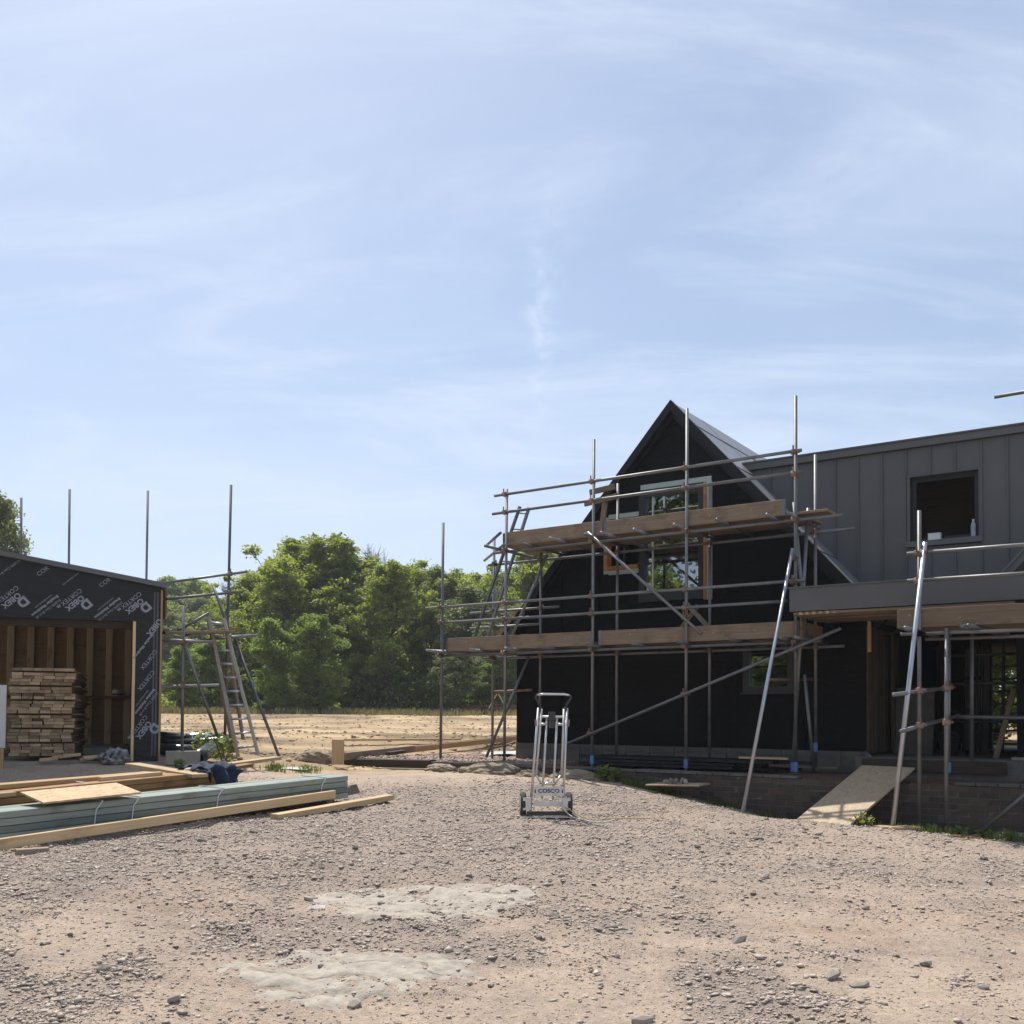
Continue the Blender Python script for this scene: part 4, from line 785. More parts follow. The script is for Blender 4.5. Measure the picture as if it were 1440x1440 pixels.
def leaves_mesh(name, P, s, mat, upbias=.4):
    n = len(P); nrm = rng.normal(0, 1, (n, 3)); nrm[:, 2] = np.abs(nrm[:, 2])+upbias; nrm /= np.linalg.norm(nrm, axis=1)[:, None]
    t = np.cross(nrm, rng.normal(0, 1, (n, 3))); t /= np.linalg.norm(t, axis=1)[:, None]+1e-9; b = np.cross(nrm, t); ss = (s*rng.uniform(.55, 1.35, n))[:, None]
    V = np.stack([P-t*ss, P-b*ss*.55, P+t*ss, P+b*ss*.55], 1).reshape(-1, 3); F = np.arange(n*4).reshape(n, 4); return fastmesh(name, V, F, mat)
weed('leafy dock plant growing at the wall behind the hand truck', tuple(hloc(.62, -.62, gz(*hloc(.62, -.62, 0)[:2]))), 60, .22, .22, .07)
weed('low weed beside the foot of the ramp', (4.12, 11.72, gz(4.12, 11.72)), 70, .14, .16, .03)
for k in range(9): u0 = 4.9+.28*k; p = hloc(u0, -.95-.25*random.random(), 0); tag(weed('broad leaved weed in the grass before the brick wall', (p.x, p.y, gz(p.x, p.y)), 50, .13, .12, .035, 'leaf_light'), group='weeds before the brick wall')

# ------------------------------------------------------------------ hand truck
tx, ty = .40, 11.35; tz = gz(tx, ty)+.004
ht = thing('hand_truck', 'aluminium folding hand truck standing upright on the gravel', 'hand truck', (tx, ty, tz), R(3))
def L(x, z, y=0.0): return (x+.06*z, y+.10*z*.6, z)
for s in (-1, 1):
    MB().tube([L(s*.185, .06), L(s*.165, 1.23)], .0155, 10).build('rail', 'aluminium', ht, True)
    MB().tube([L(s*.145, .46, -.012), L(s*.128, 1.22, -.012)], .0135, 10).build('inner_rail', 'aluminium', ht, True)
    MB().tube([L(s*.062, .20), L(s*.058, 1.12)], .0125, 8).build('slat_bar', 'aluminium', ht, True)
    MB().tube([L(s*.14, .46, .02), L(s*.075, .36, .02)], .011, 8).build('brace', 'aluminium', ht, True)
    MB().tube([L(s*.147, 1.20), L(s*.15, 1.24)], .02, 10).build('collar', 'rubber', ht, True)
    MB().box(s*.225-.045, s*.225+.045, -.06, -.035, .075, .215).build('wheel_guard', 'aluminium', ht)
    MB().tube([L(s*.185, 1.02, -.03), L(s*.19, 1.1, -.03)], .012, 8).build('latch', 'coupler_steel', ht)
    w = MB().lathe([(.085, -.03), (.118, -.034), (.135, -.02), (.137, 0), (.135, .02), (.118, .034), (.085, .03)], (s*.262, .07, .138), 'X', 22).build('wheel', 'rubber', ht, True)
    MB().lathe([(.03, -.036), (.084, -.032), (.084, .032), (.03, .036)], (s*.262, .07, .138), 'X', 18).build('rim', 'aluminium', w)
    MB().tube([L(s*.15, 1.24), L(s*.165, 1.285), L(s*.2, 1.34), L(s*.2, 1.365), L(s*.185, 1.38)], .012, 8).build('handle_stem', 'rubber', ht, True)
MB().tube([L(-.185, 1.38), L(-.12, 1.39), L(.12, 1.39), L(.185, 1.38)], .0135, 10).build('handle', 'chrome', ht, True)
MB().tube([L(-.165, 1.13), L(.165, 1.13)], .014, 10).build('cross_bar', 'aluminium', ht, True); MB().tube([L(-.145, 1.045), L(-.05, 1.045)], .014, 10).build('cross_bar', 'aluminium', ht, True); MB().tube([L(.05, 1.045), L(.145, 1.045)], .014, 10).build('cross_bar', 'aluminium', ht, True)
MB().tube([L(-.075, .37), L(.075, .37)], .014, 8).build('cross_bar', 'chrome', ht, True); MB().tube([(-.26, .07, .138), (.26, .07, .138)], .011, 8).build('axle', 'galvanised', ht, True)
MB().box(.02, .1, .02, .05, 1.09, 1.19).build('release_catch', 'black_plastic', ht); MB().box(.03, .095, .03, .055, 1.0, 1.085).build('release_catch', 'black_plastic', ht)
npz = .235; npp = MB().box(-.165+.015, .2, -.024, -.016, .235, .335).build('name_plate', 'aluminium', ht)
lt = text_mesh('COSCO', .062, .0022); lt.materials.clear(); lt.materials.append(MATS['print_blue']); lo = inst('lettering', lt, npp, (.025, -.0262, .288), (R(90), 0, 0), (1.12, 1, 1))
for s in (-1, 1): MB().box(.025+s*.155-.007, .025+s*.155+.007, -.0262, -.0235, .265, .305).build('slot', 'rubber', npp)
MB().box(-.15, .17, -.035, -.02, .115, .175).build('lower_plate', 'aluminium', ht)
MB().box(-.27, .27, -.16, -.02, .0, .008).build('nose_plate', 'aluminium', ht); MB().box(-.225, .225, -.045, -.03, .012, .06).build('toe_flap', 'black_plastic', ht)
def cable(name, label, pts, r, mat):
    P = [Vector((x, y, gz(x, y)+r+.003+(z if len(q) > 2 else 0))) for q in pts for x, y, z in [(*q[:2], q[2] if len(q) > 2 else 0)]]; Q = []
    for i in range(len(P)-1):
        p0, p1, p2, p3 = P[max(i-1, 0)], P[i], P[i+1], P[min(i+2, len(P)-1)]
        for k in range(6): t = k/6; Q.append(.5*((2*p1)+(p2-p0)*t+(2*p0-5*p1+4*p2-p3)*t*t+(3*p1-p0-3*p2+p3)*t**3))
    Q.append(P[-1]); tag(MB().tube(Q, r, 6).build(name, mat, None, True), label, 'cable')
cable('cable', 'white cable hanging from the hand truck down to the gravel', [(.50, 11.30, .27), (.56, 11.27, .15), (.66, 11.18, .04), (.80, 11.05), (1.0, 11.0), (1.15, 11.08)], .007, 'cable_white')
cable('cable', 'thin yellow cable trailing from the hand truck over the gravel', [(.25, 11.40, .13), (.45, 11.36, .16), (.62, 11.3, .1), (.85, 11.18), (1.2, 11.15), (1.7, 11.1)], .006, 'cable_yellow')
cable('cable', 'orange cable lying on the sand by the inclined tube foot', [(4.5, 11.55), (4.8, 11.42), (5.0, 11.15), (5.3, 10.95), (5.7, 10.6), (6.3, 10.3)], .007, 'cable_orange')

# ------------------------------------------------------------------ timber packs by the garage
GPL, GPR = at(0, 1184, 9.3), at(492, 1122, 12.5); gd = (GPR-GPL).normalized(); gn = Vector((-gd.y, gd.x, 0)).normalized()       # along the packs, and back to the left
G0 = GPL-gd*1.0; GL = (GPR-GPL).length+1.0
gp_ = thing('timber_bundle', 'long strapped bundle of pale green treated battens', 'timber bundle', tuple(G0))
for r in range(4):
    for c in range(5):
        e0, e1 = random.uniform(-.03, .03), random.uniform(-.05, .03); zz = .035+r*.0705; oo = .055+c*.1005+random.uniform(-.013, .006)
        plank('batten', gd*e0+gn*oo+Vector((0, 0, zz)), gd*(GL+e1)+gn*oo+Vector((0, 0, zz)), .097, .0655, 'timber_treated', gp_)
for s in (1.9, 2.3, 3.3, 4.75):
    p = gd*s; k = [p+gn*(-.006)+Vector((0, 0, .0)), p+gd*.02+gn*(-.006)+Vector((0, 0, .2)), p+gd*.09+gn*(-.004)+Vector((0, 0, .287)), p+gd*.1+gn*.25+Vector((0, 0, .288)), p+gd*.1+gn*.51+Vector((0, 0, .287))]
    MB().tube(k, .0065, 5).build('strap', 'strap', gp_)
plank('bearer', gd*1.2+gn*(-.08)+Vector((0, 0, -.035)), gd*1.2+gn*.6+Vector((0, 0, -.035)), .11, .065, 'timber_grey', gp_); plank('bearer', gd*4.9+gn*(.0)+Vector((0, 0, -.035)), gd*4.9+gn*.6+Vector((0, 0, -.035)), .1, .065, 'timber_grey', gp_)
board_thing('plank', 'long bowed pale timber lying along the front of the green bundle', 'plank', at(-60, 1196, 8.75), at(470, 1117, 12.2), .055, .10, 'timber_pale')
board_thing('plank', 'thin dusty board end resting against the green bundle', 'plank', at(400, 1131, 11.9), at(503, 1109, 12.8), .12, .03, 'timber_grey', up=(.8, -.35, .5))
board_thing('plank', 'short pale plank lying loose on the gravel past the bundle', 'plank', at(386, 1149, 11.1), at(548, 1121, 12.55), .15, .065, 'timber_pale')
board_thing('timber_block', 'grey timber block under the end of the long front plank', 'timber', at(22, 1199, 8.9), at(68, 1196, 9.05), .1, .06, 'timber_grey')
BPL, BPR = at(0, 1160, 10.0), at(340, 1118, 12.3); bd = (BPR-BPL).normalized(); bn = Vector((-bd.y, bd.x, 0)).normalized(); B0 = BPL-bd*1.0; BL = (BPR-BPL).length+1.0
bp = thing('timber_bundle', 'brown stained batten bundle lying behind the green one', 'timber bundle', tuple(B0))
for r in range(5):
    for c in range(5):
        e1 = random.uniform(-.18, .03)-.07*r*(c == 0); plank('batten', bd*random.uniform(-.1, .1)+bn*(.05+c*.122)+Vector((0, 0, .03+r*.066)), bd*(BL+e1)+bn*(.05+c*.122)+Vector((0, 0, .03+r*.066)), .118, .062, 'timber_brown', bp)
for s in (2.0, 3.55): MB().tube([bd*s+bn*(-.012)+Vector((0, 0, .0)), bd*s+bn*(-.012)+Vector((0, 0, .3)), bd*(s-.08)+bn*.1+Vector((0, 0, .338)), bd*(s-.1)+bn*.62+Vector((0, 0, .335))], .006, 5).build('strap', 'strap', bp)
board_thing('plank', 'wide pale plank on the brown bundle ending at a knotty face', 'plank', at(-40, 1109, 10.1), at(212, 1088, 11.75), .22, .05, 'timber_new')
board_thing('plank', 'narrow timber lying beside the wide plank on the brown bundle', 'plank', at(140, 1096, 11.0), at(226, 1088, 11.6), .08, .05, 'timber_pale')
board_thing('plank', 'slim timber along the front edge of the brown bundle', 'plank', at(30, 1113, 10.2), at(200, 1096, 11.3), .05, .035, 'timber_new')
board_thing('plank', 'plank lying crosswise over the brown bundle towards the garage', 'plank', at(186, 1075, 12.7), at(282, 1091, 11.65), .2, .04, 'timber_pale')
board_thing('plank', 'plank on the brown bundle pointing out past the ladder foot', 'plank', at(215, 1090, 11.9), at(390, 1066, 13.7), .16, .045, 'timber_pale')
board_thing('plank', 'shorter plank beneath the one pointing past the ladder foot', 'plank', at(255, 1091, 12.0), at(350, 1076, 13.0), .16, .045, 'timber_brown')
board_thing('plank', 'stray batten end at the open side of the brown bundle', 'plank', at(-30, 1121, 9.7), at(20, 1116, 10.0), .07, .04, 'timber_pale')
t = tag(MB().box(-.5, .5, -.26, .26, -.009, .009).build('strand_board', 'osb'), 'square cut strand board offcut lying over both timber bundles', 'board')
x = (at(188, 1120, 10.25)-at(50, 1135, 9.5)).normalized(); zz = Vector((.10, -.10, 1)); zz = (zz-x*zz.dot(x)).normalized(); y = zz.cross(x); M = Matrix.Identity(4)
for i in range(3): M[i][0], M[i][1], M[i][2] = x[i], y[i], zz[i]
M.translation = (at(188, 1120, 10.25)+at(50, 1135, 9.5)+at(30, 1118, 9.95)+at(182, 1105, 10.65))/4+Vector((0, 0, .03)); t.matrix_local = M
# denim jacket over the end of the brown bundle
mb = MB(); n1, n2 = 44, 36; c0 = B0+bd*(BL-.33)+bn*.02
for i in range(n1):
    for j in range(n2):
        s = (i/(n1-1)-.5)*(.5+.14*math.sin(j*.5)); d = j/(n2-1)*.75-.08; fold = .035*math.sin(s*31+d*5+1.5*math.sin(d*7))+.03*math.sin(s*17-d*11+1)+.015*math.sin(s*55+d*23)
        if d < .42: p = c0+bd*(s+.02*math.sin(d*12))+bn*(.36-d)*1.0+Vector((0, 0, .352+fold*.6+.02)); 
        else: p = c0+bd*(s+.03*(d-.42))+bn*(-.06-.03*math.sin(s*22)-fold*1.3)+Vector((0, 0, .36-(d-.42)*(.75+.5*math.sin(s*9+1))+fold*.4))
        mb.v.append(tuple(p))
for i in range(n1-1):
    for j in range(n2-1): mb.f.append((i*n2+j, (i+1)*n2+j, (i+1)*n2+j+1, i*n2+j+1))
o = mb.build('jacket', 'denim', None, True); md = o.modifiers.new('thick', 'SOLIDIFY'); md.thickness = .012; tag(o, 'dark blue denim jacket thrown over the end of the brown bundle', 'jacket')

# ------------------------------------------------------------------ garage
GA = R(19); GO = Vector((-5.42, 15.29, 0))
ga = thing('garage', 'unfinished timber garage wrapped in printed black membrane', 'garage', tuple(GO), GA)
GI = Matrix.Rotation(-GA, 4, 'Z') @ Matrix.Translation(-GO)
def gl_(x, y, z): p = Matrix.Translation(GO) @ Matrix.Rotation(GA, 4, 'Z') @ Vector((x, y, z)); return p
RZ = lambda x: 3.54-.16*x            # top of the front wall, rising to the left
front = plate('front_wall', [(0, .87), (0, RZ(0)), (-7, RZ(-7)), (-7, 2.99), (-.34, 3.0), (-.34, .87)], [], 0, .14, 'membrane_garage', ga); front['label'] = 'black membrane printed with white lettering'
MB().prism([(.08, RZ(.08)), (.08, RZ(.08)+.075), (-7, RZ(-7)+.075), (-7, RZ(-7))], -.06, 5.2).build('roof_edge', 'zinc_light', ga)
MB().prism([(.05, RZ(.05)-.05), (.05, RZ(.05)-.004), (-7, RZ(-7)-.004), (-7, RZ(-7)-.05)], .2, 5.0).build('roof_deck', 'interior_dark', ga)
plank('corner_batten', (.015, .03, .9), (.015, .03, 3.5), .05, .028, 'timber_new', ga, up=(1, 0, 0))
MB().box(-.06, 0, .15, 5.0, .85, 3.5).build('side_wall', 'membrane_garage', ga); MB().box(-7, -.06, 4.72, 4.85, .85, 3.9).build('back_wall', 'timber_new', ga); MB().box(-7, 0, -.02, 5, .55, .86).build('floor_slab', 'concrete', ga)
plank('jamb_stud', (-.372, .07, .87), (-.372, .07, 3.0), .14, .045, 'timber_pale', ga, up=(1, 0, 0)); plank('lintel', (-7, .19, 2.97), (-.35, .19, 2.97), .09, .16, 'timber_dark', ga)
for k in range(11): x0 = -.62-.345*k; plank('stud', (x0, 4.62, .87), (x0, 4.62, 3.6), .12, .14, 'timber_pale', ga, up=(0, 1, 0))
for k in range(10): y0 = .55+.42*k; plank('stud', (-.13, y0, .87), (-.13, y0, 3.45), .13, .05, 'timber_new', ga, up=(0, 1, 0))
plank('nogging', (-.13, .2, 1.95), (-.13, 4.6, 1.95), .12, .045, 'timber_new', ga); plank('nogging', (-4.4, 4.5, 1.9), (-.2, 4.5, 1.9), .3, .045, 'timber_brown', ga)
plank('top_plate', (-6.5, 4.6, 3.3), (-.2, 4.6, 3.3), .13, .09, 'timber_brown', ga)
# print on the membrane
mats_pw = MATS['print_white']
def put(me_, x, z, ang, parent=front, y=-.0022): me_.materials.clear(); me_.materials.append(mats_pw); o = bpy.data.objects.new('lettering', me_); link(o, parent); o.matrix_local = Matrix.Translation((x, y, z)) @ Matrix.Rotation(R(90), 4, 'X') @ Matrix.Rotation(R(ang), 4, 'Z'); return o
def emblem(x, z, ang, s=.085):
    out_ = [(-1, -1), (.35, -1), (.8, -.75), (1, -.3), (1, .3), (.8, .75), (.35, 1), (-1, 1)]; inn = [(-.5, -.5), (.25, -.5), (.5, -.2), (.5, .2), (.25, .5), (-.5, .5)]
    o = plate('emblem', [(a*s, b*s) for a, b in out_], [[(a*s, b*s) for a, b in inn]], -.0008, .0008, 'print_white', front)
    o.matrix_local = Matrix.Translation((x, -.0024, z)) @ Matrix.Rotation(-R(ang), 4, 'Y')
T_OBEX = text_mesh('OBEX', .115, .0035); T_COR = text_mesh('CORTEX', .09, 0); T_FR = text_mesh('FR', .052, .002); T_CL = text_mesh('0120FR Class B-s1,d0', .05, 0); T_BR = text_mesh('Breather Membrane', .057, .002); T_WW = text_mesh('www.obexuk.com', .04, 0); T_CO = text_mesh('COR', .09, 0)
def logo(x, z, a=222):
    c, s = math.cos(R(a)), math.sin(R(a)); f = lambda dx, dy: (x+c*dx-s*dy, z+s*dx+c*dy)
    emblem(*f(-.085, .12), a, .07); put(T_OBEX, *f(.02, .0), a); put(T_COR, *f(.0, -.098), a); put(T_FR, *f(.225, -.105), a)
def info(x, z, a=222):
    c, s = math.cos(R(a)), math.sin(R(a)); f = lambda dx, dy: (x+c*dx-s*dy, z+s*dx+c*dy)
    put(T_CL, *f(0, .065), a); put(T_BR, *f(0, .0), a); put(T_WW, *f(-.02, -.06), a)
for x0, z0 in ((-2.06, 3.26), (-1.20, 3.26), (-.36, 3.25)): logo(x0, z0)
for x0, z0 in ((-1.62, 3.19), (-.76, 3.19)): info(x0, z0)
put(T_CO, -1.66, 3.70, 40); put(T_CO, -.80, 3.575, 40); put(T_WW, -1.28, 3.60, 222); put(T_CL, -2.14, 3.70, 222); put(T_COR, -.19, 2.10, 235); put(T_BR, -.24, 2.62, 235)
logo(-.20, 1.36, 235); info(-.2, 1.78, 235); put(T_COR, -.16, 2.42, 235); put(T_OBEX, -.085, 2.92, 235)
mb = MB()
for k in range(170):
    for r in range(2):
        z0 = .95+k*.0148; x0 = -.10+r*.045+.012*(k % 2); mb.add([(x0, -.0024, z0), (x0+.014, -.0024, z0+.005), (x0+.012, -.0024, z0+.011), (x0-.002, -.0024, z0+.006)], [(0, 1, 2, 3)])
mb.build('printed_dashes', 'print_white', front)['kind'] = 'stuff'
# boards stacked inside
eb = [MB().box(-.072, .072, 0, 2.3, 0, .0+t_).mesh('board', 'timber_rough') for t_ in (.046,)]
def sized_board(w, t_, L_): 
    mb = MB().box(0, L_, -w/2, w/2, -t_/2, t_/2); return mb.mesh('board', 'timber_rough')
bmesh_v = [sized_board(.142, .044, 2.4), sized_board(.142, .044, 2.25), sized_board(.148, .046, 2.5)]
slab = 'rough sawn board end in the tall stack inside the garage'
z0 = .96; row = 0; S0 = (-2.06, .50)
while z0 < 2.28:
    for c in range(6):
        if row > 24 and c in (0, 5): continue
        p = gl_(S0[0]+c*.149+random.uniform(-.012, .012)+.03*math.sin(row*.9), S0[1]-random.uniform(0, .09)+(.06 if row % 7 == 3 else 0), z0)
        o = inst('sawn_board', random.choice(bmesh_v), None, p, (0, 0, GA+R(90)+random.gauss(0, .012))); tag(o, slab, 'board', 'boards stacked in the garage')
    row += 1; z0 += .0475
    if row % 4 == 0:
        p = gl_(S0[0]-.1, S0[1]+.25, z0-.006); 
        for yy in (.22, 1.5): board_thing('spacer_lath', 'thin lath spacing the layers of the stacked boards', 'lath', gl_(S0[0]-.16, S0[1]+yy, z0-.008), gl_(S0[0]+.9, S0[1]+yy, z0-.008), .04, .022, 'timber_brown', group='laths in the board stack')
        z0 += .026
for k in range(7): board_thing('offcut', 'short sawn offcut tumbled at the foot of the board stack', 'offcut', gl_(-1.6+.16*k+random.uniform(-.1, .1), .05+random.uniform(-.25, .05), .90+.03*(k % 3)), gl_(-1.4+.16*k, .02+random.uniform(-.2, .1), .92+.03*(k % 3)), .1, .045, 'timber_rough' if k % 2 else 'timber_pale', group='offcuts at the board stack')
# hat on the nogging, bag, boxes, board at the left
p = gl_(-.80, 4.42, 1.925); t = thing('hat', 'white brimmed hat with black band resting on the garage framing', 'hat', tuple(p), .4)
MB().lathe([(.0, .0), (.155, .0), (.158, .006), (.095, .012), (.093, .07), (.088, .115), (.06, .13), (.0, .125)], n=22).build('hat_body', 'white_board', t, True); MB().lathe([(.0965, .014), (.0955, .05)], n=22).build('hat_band', 'rubber', t, True)
p = gl_(-.62, -.15, .88); t = thing('rubble_bag', 'crumpled white and black plastic bag before the garage jamb', 'bag', tuple(p))
bm = bmesh.new(); bmesh.ops.create_icosphere(bm, subdivisions=4, radius=1)
for v_ in bm.verts: n = float(fbm(np.array([v_.co.x*3+7]), np.array([v_.co.y*3+v_.co.z*3]), 3, 12)[0]); n2 = float(fbm(np.array([v_.co.x*8+2]), np.array([v_.co.y*8+v_.co.z*8]), 2, 5)[0]); v_.co *= .02+.12*n+.10*n2; v_.co.x *= 1.5
b_me = bpy.data.meshes.new('sack'); bm.to_mesh(b_me); bm.free(); b_me.materials.append(MATS['sack_film']); b_me.polygons.foreach_set('use_smooth', [True]*len(b_me.polygons)); inst('sack', b_me, t, (0, 0, .05))
for k in range(3): MB().tube([(-.12+.1*k, -.1, .02), (-.1+.1*k, -.13, .08), (-.05+.09*k, -.09, .15)], .014, 6).build('print_band', 'rubber', t)
p = gl_(-.85, .35, .87); t = thing('tool_case', 'dark tool case on the garage floor beside the stack', 'tool case', tuple(p), GA); MB().box(-.22, .22, -.15, .15, 0, .2).build('case', 'black_plastic', t); MB().box(-.225, .225, -.155, .155, .201, .24).build('lid', 'interior_dark', t); MB().tube([(-.07, 0, .24), (-.06, 0, .27), (.06, 0, .27), (.07, 0, .24)], .01, 6).build('handle', 'rubber', t)
t = thing('pale_panel', 'pale grey panel standing on a timber leg at the stack', 'panel', tuple(gl_(-2.28, -.35, .87)), GA); MB().box(-.5, .22, -.02, .02, .22, 1.12).build('sheet', 'white_board', t); plank('leg', (.18, 0, -.1), (.18, 0, .215), .05, .045, 'timber_new', t, up=(1, 0, 0))

# garage scaffold
sg = thing('scaffold', 'light tube scaffold with short boarded deck beside the garage', 'scaffold', tuple(GO))
def lw(p): return Vector(p)-GO
def st(name, a_, b__, r=.0242, mat='galvanised'): return tube(sg, name, lw(a_), lw(b__), r, mat)
for (px, top, d, bx, by) in ((30, 700, 20.6, 29, 1040), (98, 688, 20.6, 94, 1040), (208, 690, 20.4, 202, 1040), (325, 682, 18, 316, 1046), (258, 853, 15.35, 256, 1057)): st('standard', at(bx, by, d), at(px, top, d))
for a_, b__ in ((at(205, 823, 17.6), at(348, 804, 17.9)), (at(226, 843, 16.6), at(341, 832, 17.9)), (at(226, 906, 15.4), at(362, 893, 17.2)), (at(228, 900, 15.4), at(300, 903, 15.6)), (at(226, 966, 15.4), at(312, 963, 17.7)), (at(300, 898, 17.7), at(352, 893, 17.9))): st('ledger', a_, b__)
for a_, b__ in ((at(258, 902, 15.3), at(312, 1052, 16.2)), (at(330, 898, 16.5), at(393, 1066, 16.2)), (at(300, 825, 17.4), at(320, 880, 17.4)), (at(246, 890, 16.2), at(294, 862, 16.2))): st('brace', a_, b__)
for px, py, d in ((324, 807, 17.95), (324, 834, 17.9), (258, 903, 15.32), (257, 965, 15.35), (321, 895, 17.6)): cpl(sg, tuple(lw(at(px, py, d))), .3)
for k in range(3): plank('scaffold_board', lw(at(230, 890, 15.6+.25*k)), lw(at(326, 889-.5*k, 16.2+.25*k)), .22, .038, 'scaffold_board', sg)
plank('scaffold_board', lw(at(262, 892, 16.0)), lw(at(335, 884, 16.6)), .22, .04, 'timber_brown', sg)
tag(ladder('ladder', 'worn timber pole ladder leaning on the garage scaffold deck', at(335, 1064, 15.75), at(294, 868, 16.25), at(363, 1061, 15.75), at(315, 870, 16.25), 10, 'ladder_wood', rung_mat='galvanised_bright', stile=(.075, .042), rung_r=.018))
ladder('ladder', 'second narrower ladder section leaning beside the worn one', at(329, 1058, 16.1), at(293, 872, 16.5), at(342, 1040, 16.1), at(316, 872, 16.5), 1, 'timber_grey', stile=(.07, .035))
p = at(257, 1070, 15.3); t = thing('concrete_block', 'square concrete block under the scaffold tube by the garage', 'concrete block', (p.x, p.y, .84), GA)
bm = bmesh.new(); bmesh.ops.create_cube(bm, size=1)
for v_ in bm.verts: v_.co = Vector((v_.co.x*.5, v_.co.y*.42, v_.co.z*.2+.08))
bmesh.ops.bevel(bm, geom=list(bm.edges), offset=.025, segments=2); b_me = bpy.data.meshes.new('block'); bm.to_mesh(b_me); bm.free(); b_me.materials.append(MATS['concrete']); inst('block', b_me, t)
# black pipes behind
pl = [('straight black plastic pipe lying furthest behind the garage corner', [at(215, 1035, 19.2), at(275, 1039, 19.3), at(328, 1043, 19.4)], .10), ('black plastic pipe with silver foil sleeve behind the garage corner', [at(220, 1042, 18.4), at(285, 1037, 18.8), at(330, 1040, 19.0)], .085),
      ('black plastic pipe bending down beside the weeds', [at(235, 1050, 17.6), at(290, 1046, 17.8), at(318, 1043, 17.9), at(327, 1052, 17.8)], .115), ('thick grey black pipe end lying towards the concrete block', [at(322, 1045, 17.2), at(302, 1049, 16.6), at(283, 1062, 15.9), at(276, 1069, 15.5)], .12), ('black pipe hidden low behind the concrete block', [at(212, 1056, 17.2), at(300, 1060, 17.6)], .11)]
for lb, P, r in pl:
    P = [Vector((q.x, q.y, max(q.z, gz(q.x, q.y)+r*.9))) for q in P]; t = tag(MB().tube(P, r, 14, cap=False).build('plastic_pipe', 'pipe_plastic', None, True), lb, 'pipe')
    md = t.modifiers.new('wall', 'SOLIDIFY'); md.thickness = .012
    if 'foil' in lb:
        a_, b__ = P[0].lerp(P[1], .62), P[1].lerp(P[2], .25); MB().tube([a_, a_.lerp(b__, .33)+Vector((0, 0, .004)), a_.lerp(b__, .66), b__], [.1, .106, .102, .108], 14).build('foil_sleeve', 'foil', t, True)
for lb, q in (('bushy weed growing among the black pipes', at(290, 1062, 16.5)), ('taller weed between the bent pipe and ladder foot', at(315, 1066, 16.0)), ('low weed in front of the concrete block', at(252, 1082, 14.6))): weed(lb, (q.x, q.y, gz(q.x, q.y)), 260 if 'low' not in lb else 50, .24 if 'low' not in lb else .1, .5 if 'low' not in lb else .12, .04)
p = at(412, 1072, 16.0); tag(MB().add([(p.x-.25, p.y, gz(p.x-.25, p.y)+.02), (p.x+.25, p.y-.1, gz(p.x+.25, p.y-.1)+.02), (p.x+.28, p.y+.2, gz(p.x+.28, p.y+.2)+.05), (p.x-.1, p.y+.25, gz(p.x-.1, p.y+.25)+.03)], [(0, 1, 2, 3)]).build('plastic_scrap', 'sheeting'), 'pale plastic scrap on the sand right of the ladder', 'plastic scrap')
pts = []
for k in range(500):
    q = at(random.choice((random.gauss(388, 8), random.gauss(432, 8))), 1072, random.gauss(16, .25)); pts.append((q.x, q.y, gz(q.x, q.y)-.005))
tag(inst('grass', blades('grass', pts, .09, .006, 'grass_green')), 'small grass tufts on the sand beside the ladder', kind='stuff')

